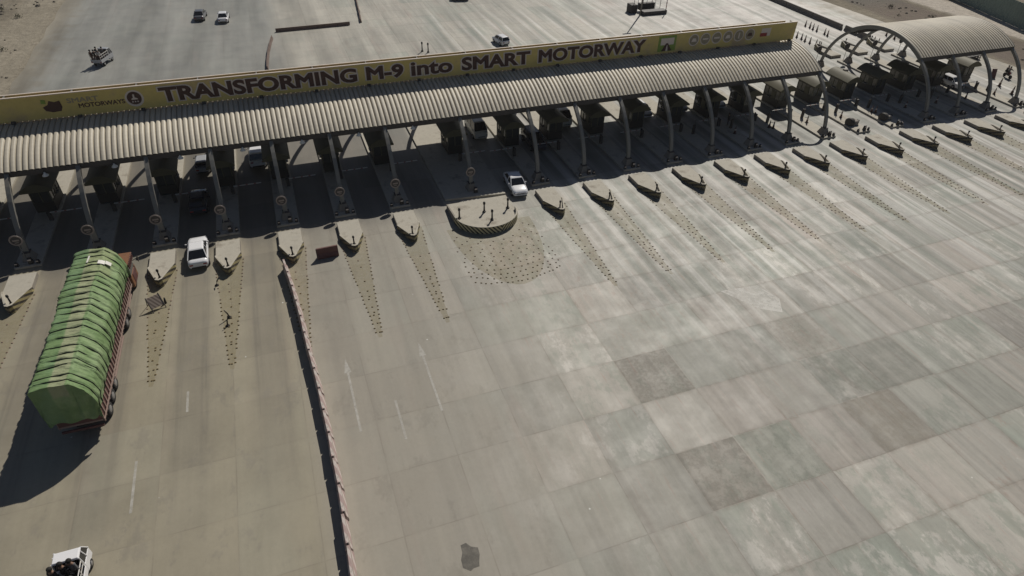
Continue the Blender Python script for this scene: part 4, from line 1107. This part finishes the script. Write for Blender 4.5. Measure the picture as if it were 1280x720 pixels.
# ------------------------------------------------------------------ high mast with guard cage, far
hm = empty('lighting_mast', (80.6, 61.8, 0)); tag(hm, 'lighting mast with dark plinth inside a cage of upright posts, top edge', 'lamp post')
g = MB(); g.box(1.3, -.9, 0, 5.0, 1.5, .7, .06); g.build('plinth', M['dsteel'], hm)
g = MB(); g.box(-2.2, 1.2, 0, 1.3, 1.8, 1.5, .1); g.build('cabinet', M['chassis'], hm)
g = MB(); g.tube([(-1.3, -.7, 0), (-1.3, -.7, 12.0)], [.16, .09], 10); g.build('mast', M['steel'], hm)
g = MB(); g.box(-1.3, -.7, 11.9, 1.6, .4, .2, .05); g.build('lamp_head', M['lampg'], hm)
for i in range(7):
    g = MB(); g.tube([(-2.0+i*.95, .9+(.25 if i % 2 else 0), 0), (-2.0+i*.95, .9+(.25 if i % 2 else 0), 2.3)], .05, 6); g.build('guard_post', M['white'] if i % 2 else M['dsteel'], hm)
g = MB(); g.tube([(3.7, -1.3, .7), (3.7, -1.3, 3.4)], .08, 8); g.build('guard_post', stripes('post_stripes', (.7, .66, .64), (.45, .10, .09), .7, 0, 0, 1), hm)
g = MB(); g.box(.9, 1.3, .3, 3.2, .9, 1.2, .08); g.build('machine_box', M['chassis'], hm)
# thin pole behind the sign's right end
g = MB(); g.tube([(0, 0, 0), (0, 0, 2.4)], .09, 6); g.lathe([(.09, 2.4), (.16, 2.5), (.1, 2.7)], seg=8); o = g.build('thin_post', M['dsteel'], loc=(84.5, 42.0, 0)); tag(o, 'thin dark post standing behind the right end of the yellow sign', 'post')
# two short posts behind the middle of the sign
for i, (x, y) in enumerate(((35.2, 52.3), (36.0, 51.6))):
    o = place(mk, True, (x, y, 0), 0, 'dark marker post behind the middle of the sign, %s of the close pair' % ('left' if i == 0 else 'right'), 'posts behind the sign')
    o.scale = (1.3, 1.3, 1.6)

# ------------------------------------------------------------------ green tarpaulin truck
tr = empty('cargo_truck', (-3.35, -6.2, .004), R(-1.2)); tag(tr, 'long cargo truck with slatted sides under a bulging green tarpaulin tied with ropes', 'truck')
YR, YF = -8.55, 6.35                      # body rear / front (local)
g = MB(); g.box(0, (YR+YF)/2+.9, .75, .9, YF-YR+1.4, .28, .03); g.build('chassis', M['chassis'], tr)
g = MB(); g.box(0, (YR+YF)/2, 1.05, 2.5, YF-YR, .16, .02); g.build('deck', M['wood'], tr)
for sx in (-1, 1):
    side = MB(); side.box(sx*1.25, (YR+YF)/2, 1.2, .06, YF-YR, 1.15); sd = side.build('side_panel', M['redbrown'], tr)
    n = 30
    g = MB()
    for i in range(n+1):
        g.box(sx*1.31, YR+.08+(YF-YR-.16)*i/n, .95, .07, .13, 1.75, .01)
    for z in (1.12, 2.5): g.box(sx*1.36, (YR+YF)/2, z, .05, YF-YR, .10)
    g.build('slats', M['wood'], sd)
g = MB(); g.box(0, YR+.03, 1.2, 2.5, .06, 1.5); g.box(0, YR-.12, .72, 2.45, .12, .18, .02); g.build('tailgate', M['redbrown'], tr)
g = MB(); g.box(1.25, -2.2, .55, .10, 5.2, .12, .02); g.box(1.25, -2.2, .85, .10, 5.2, .10, .02); g.box(1.25, 4.3, .62, .10, 2.6, .1, .02); g.build('side_rail', M['wood'], tr)
g = MB(); g.box(-1.25, -2.2, .55, .10, 5.2, .12, .02); g.box(-1.25, -2.2, .85, .10, 5.2, .10, .02); g.build('side_rail', M['wood'], tr)
for y in (-7.0, -5.75, -4.5, 2.2, 3.45, 7.6):
    for sx in (-1, 1): wheel(tr, sx*1.12, y, .50, .34, sx)
# cab
g = MB(); g.hexa([(-1.2, YF+.12, .7), (1.2, YF+.12, .7), (1.2, YF+2.1, .7), (-1.2, YF+2.1, .7)], [(-1.18, YF+.12, 1.75), (1.18, YF+.12, 1.75), (1.18, YF+2.1, 1.75), (-1.18, YF+2.1, 1.75)], .06); cab = g.build('cab', M['orange'], tr); cab.location.x = .32
g = MB(); g.hexa([(-1.16, YF+.14, 1.74), (1.16, YF+.14, 1.74), (1.16, YF+2.06, 1.74), (-1.16, YF+2.06, 1.74)], [(-1.05, YF+.16, 2.55), (1.05, YF+.16, 2.55), (1.05, YF+1.8, 2.55), (-1.05, YF+1.8, 2.55)], .03); g.build('cab_window', M['glass'], cab)
g = MB(); g.box(0, YF+1.0, 2.52, 2.3, 1.8, .16, .05); g.build('cab_roof', M['orange'], cab)
g = MB(); g.hexa([(-1.25, YF+.3, 2.62), (1.25, YF+.3, 2.62), (1.25, YF+1.9, 2.62), (-1.25, YF+1.9, 2.62)], [(-1.3, YF+.2, 2.9), (1.3, YF+.2, 2.9), (1.35, YF+2.1, 2.95), (-1.35, YF+2.1, 2.95)], .05); g.build('cab_crown', M['orange'], cab)
g = MB()
for i in range(8): g.box(1.30, YF+.3+i*.23, 2.5, .09, .10, .45, .01); g.box(-1.30, YF+.3+i*.23, 2.5, .09, .10, .45, .01)
g.build('crown_ornaments', M['redbrown'], cab)
for sx in (-1, 1):
    g = MB(); g.tube([(sx*1.2, YF+1.9, 2.2), (sx*1.5, YF+2.2, 2.2)], .03, 6); g.box(sx*1.55, YF+2.25, 1.85, .07, .2, .5, .02); g.build('mirror', M['black'], cab)
    g = MB(); g.box(sx*1.2, YF+1.15, .75, .05, 1.0, .95, .02); g.build('door', M['redbrown'], cab)
# tarpaulin
def prof(y):
    """cross-section points from left bottom over the top to right bottom"""
    n1 = math.sin(y*.57)*.03+math.sin(y*1.7+1)*.02
    h = 4.84+.05*math.sin(y*.7+1)+.04*math.sin(y*1.9)
    w = 1.46+n1
    return [(-1.36, 2.15), (-1.42, 2.7), (-w-.04, 3.4), (-w-.09, 4.1), (-w-.10, h-.16), (-1.36, h-.0), (-.6, h+.03), (0, h+.04), (.48, h+.03), (.66, h-.05), (1.12, h-.66), (w-.08, h-1.10), (w+.02, 3.0), (1.45, 2.45), (1.37, 2.1)]
rope_y = []
y = YR+.25
while y < YF+.1: rope_y.append(y); y += random.uniform(.42, .98)
g = MB(); rows = []
N = 260
def tarp_pt(y, k, puff):
    pr = prof(y); c = Vector((0, 3.2))
    p = Vector(pr[k]); d = (p-c).normalized()
    wr = .018*math.sin(y*9+k*1.9)+.014*math.sin(y*15.7-k*2.3)+.03*math.sin(k*3.1+y*1.3)
    amt = puff*.10*(1 if 1 < k < 13 else .3)
    return p+d*(amt+wr)
def puffness(y):
    lo = [r for r in rope_y if r <= y]; hi = [r for r in rope_y if r > y]
    a_ = lo[-1] if lo else y-.5; b_ = hi[0] if hi else y+.5; f_ = (y-a_)/(b_-a_)
    return (1-f_)*min(1, f_/.12)*(.45+.55*abs(math.sin(a_*7.3)))+.1
for i in range(N+1):
    y = YR-.25+(YF-YR+.45)*i/N
    pf = puffness(y)
    # refine profile between control points (catmull)
    pts_ = [tarp_pt(y, k, pf) for k in range(15)]
    row = []
    for k in range(14):
        p0, p1, p2, p3 = pts_[max(k-1, 0)], pts_[k], pts_[k+1], pts_[min(k+2, 14)]
        for s_ in (0, .2, .4, .6, .8):
            q = p1.lerp(p2, s_)*.5+.25*((2*p1)+(p2-p0)*s_+(2*p0-5*p1+4*p2-p3)*s_**2+(-p0+3*p1-3*p2+p3)*s_**3)
            row.append((q.x, y+.03*math.sin(k*2.2+s_*3), q.y))
    row.append((pts_[14].x, y, pts_[14].y)); rows.append(row)
# end closures: hang down to the tailgate
first = [(x*.97, YR-.30, max(z*.985, 2.1)) for x, y_, z in rows[0]]
g.grid(rows)
for base, yo, sgn in ((rows[0], YR-.28, 1), (rows[-1], YF+.22, -1)):
    n = len(base); lv = []
    for q in range(7):
        f = q/6
        lv.append([(x*(1-.03*f)+.02*math.sin(j*.9+q), (1-min(1, f*3))*base[0][1]+min(1, f*3)*(yo+.06*math.sin(j*.7+q*1.3)), z*(1-f)+f*min(z, 1.75+.1*math.sin(j*.5))) for j, (x, y_, z) in enumerate(base)])
    g.grid(lv, flip=sgn < 0)
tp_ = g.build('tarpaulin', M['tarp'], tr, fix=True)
for r_ in rope_y:
    path = []
    sk = random.uniform(-.12, .12)
    for k in range(15):
        p = tarp_pt(r_, k, 0); c = Vector((0, 3.2)); d = (p-c).normalized()*.045
        path.append((p.x+d.x, r_+sk*(p.x), p.y+d.y))
    g = MB(); g.tube(path, .034, 5); g.build('rope', M['rope'], tr)
# long slit / fold and pale patches on top
for (x, y0, w_, l_) in ((-.35, 5.1, .12, 1.0), (.62, 4.5, .42, .5), (1.0, 4.6, .3, .45)):
    pr = prof(y0); z = 4.62+.35
    g = MB(); rows = [[(x+a*w_, y0+b_*l_, prof(y0+b_*l_)[7][1]+.13-(max(0, x+a*w_-.3))**2*.75) for b_ in (-.5, -.2, .2, .5)] for a in (-.5, -.15, .15, .5)]
    g.grid(rows); g.build('tarpaulin_patch', M['white'], tr)


# ------------------------------------------------------------------ green wall, far right
gw = empty('green_fence', (146, 40, 0)); tag(gw, 'tall green sheet fence along the sandy track at the top right corner', 'fence')
pa, pb = Vector((151.5, 60)), Vector((140.0, 18.0)); dv = (pb-pa); n = 60
g = MB(); nrm = Vector((dv.y, -dv.x)).normalized(); fr_, bk_ = [], []
for i in range(n*2+1):
    p = pa+dv*(i/(n*2)); off = .09*(1 if i % 2 else -1)
    q = p+nrm*off; q2 = p+nrm*(off+.05)
    fr_.append([(q.x-146, q.y-40, 0), (q.x-146, q.y-40, 4.0)]); bk_.append([(q2.x-146, q2.y-40, 0), (q2.x-146, q2.y-40, 4.0)])
g.grid(fr_, False); g.grid(bk_, False, True); g.grid([[a[1] for a in fr_], [a[1] for a in bk_]], False); g.build('sheeting', M['greenwall'], gw)
for i in range(11):
    p = pa+dv*(i/10)+nrm*-.25
    g = MB(); g.box(p.x-146, p.y-40, 0, .18, .18, 4.2); g.build('post', M['dsteel'], gw)

# ------------------------------------------------------------------ rocks and scrub on the dirt
def blob(g, x, y, r, h):
    n = 7; rings = []
    for j, (f, zz) in enumerate(((1.0, -.05), (.95, .35), (.55, .8))):
        rings.append([g.bm.verts.new((x+r*f*random.uniform(.75, 1.2)*math.cos(2*math.pi*k/n), y+r*f*random.uniform(.75, 1.2)*math.sin(2*math.pi*k/n), h*zz)) for k in range(n)])
    t_ = g.bm.verts.new((x, y, h))
    for i in range(2):
        for k in range(n): g.bm.faces.new((rings[i][k], rings[i][(k+1) % n], rings[i+1][(k+1) % n], rings[i+1][k]))
    for k in range(n): g.bm.faces.new((rings[2][k], rings[2][(k+1) % n], t_))
g = MB()
for i in range(260):
    if random.random() < .6: x, y = random.uniform(-48, -23), random.uniform(50, 125)
    else: x, y = random.uniform(125, 137), random.uniform(10, 90)
    r = random.uniform(.08, .3)*(2 if random.random() < .08 else 1); blob(g, x, y, r, r*.8)
tag(g.build('rubble', M['rock']), 'loose stones and rubble scattered over the bare earth beside the plaza', 'rubble', kind='stuff')
def leafclump(g, r):
    for i in range(int(90*r)):
        a, b_ = random.uniform(0, 6.28), random.uniform(0, 1.4); rr = r*random.uniform(.3, 1)
        c = Vector((rr*math.cos(a)*math.cos(b_), rr*math.sin(a)*math.cos(b_), rr*math.sin(b_)*.7+.05)); s_ = random.uniform(.06, .14)
        u = Vector((random.uniform(-1, 1), random.uniform(-1, 1), random.uniform(-1, 1))).normalized(); v = u.orthogonal().normalized()
        g.face([c-u*s_, c+v*s_*.5, c+u*s_, c-v*s_*.5])
g = MB(); leafclump(g, .9)
sc0 = g.build('scrub_bush', M['shrub'], fix=False); tag(sc0, cat='bush')
for i, (x, y) in enumerate(((-30.5, 62), (-26, 70), (-33, 78), (-27.5, 88), (-31, 93), (-24.8, 57), (128, 47), (133.5, 44), (131, 52))):
    o = sc0 if i == 0 else sc0.copy()
    if i: COL.objects.link(o)
    o.location = (x, y, -.03); o.scale = [random.uniform(.7, 1.3)]*3; o.rotation_euler = (0, 0, i)
    tag(o, 'dry scrub bush on bare earth, %s of those at the top %s' % (ORD[i % 6], 'left' if i < 6 else 'right'), None, 'scrub bushes')

# ------------------------------------------------------------------ light, world, camera
kx, ky = .66, .80
d = Vector((kx, ky, 1)).normalized()
elev = math.asin(d.z); az = math.atan2(d.x, d.y)      # clockwise from +Y
w = bpy.data.worlds.new('World'); scn.world = w; w.use_nodes = True
nt = w.node_tree; bgn = nt.nodes['Background']
sky = nt.nodes.new('ShaderNodeTexSky'); sky.sky_type = 'NISHITA'; sky.sun_disc = False
sky.sun_elevation = elev; sky.sun_rotation = az; sky.air_density = .75; sky.dust_density = .8; sky.ozone_density = .7
nt.links.new(sky.outputs[0], bgn.inputs[0]); bgn.inputs[1].default_value = .05
L = bpy.data.lights.new('sun', 'SUN'); L.energy = 5.0; L.angle = R(.5); L.color = (1.0, .945, .85)
so = bpy.data.objects.new('sun', L); COL.objects.link(so); so.rotation_euler = (-d).to_track_quat('-Z', 'Y').to_euler(); so.location = (60, 60, 80)
yaw, pitch, roll = 0.363622008, 0.676631858, 0.0296261464
f = Vector((math.sin(yaw)*math.cos(pitch), math.cos(yaw)*math.cos(pitch), -math.sin(pitch)))
r0 = Vector((math.cos(yaw), -math.sin(yaw), 0)); u0 = r0.cross(f)
r1 = r0*math.cos(roll)+u0*math.sin(roll); u1 = -r0*math.sin(roll)+u0*math.cos(roll)
cam = bpy.data.cameras.new('camera'); co = bpy.data.objects.new('camera', cam); COL.objects.link(co)
mx = Matrix(((r1.x, u1.x, -f.x), (r1.y, u1.y, -f.y), (r1.z, u1.z, -f.z))).to_4x4(); mx.translation = cam_loc
co.matrix_world = mx
cam.sensor_width = 36; cam.lens = 799.883091/1280*36; cam.clip_end = 3000; cam.clip_start = .5
scn.camera = co
scn.view_settings.view_transform = 'Standard'; scn.view_settings.look = 'None'; scn.view_settings.gamma = 1; scn.view_settings.exposure = -.58
# ------------------------------------------------------------------ thin dusty air
hm_ = bpy.data.materials.new('dusty_air'); hm_.use_nodes = True; n_ = hm_.node_tree; n_.nodes.remove(n_.nodes['Principled BSDF'])
pv = n_.nodes.new('ShaderNodeVolumePrincipled'); pv.inputs['Color'].default_value = (.80, .76, .74, 1); pv.inputs['Density'].default_value = .0002
n_.links.new(pv.outputs[0], n_.nodes['Material Output'].inputs['Volume'])
g = MB(); g.hexa([(-590, -390, -1.03), (890, -390, -1.03), (890, 890, -1.03), (-590, 890, -1.03)], [(-590, -390, 37), (890, -390, 37), (890, 890, 37), (-590, 890, 37)])
hz = g.build('haze', hm_); tag(hz, kind='stuff'); hz['label'] = 'thin dusty air over the whole plaza'; hz['category'] = 'haze'
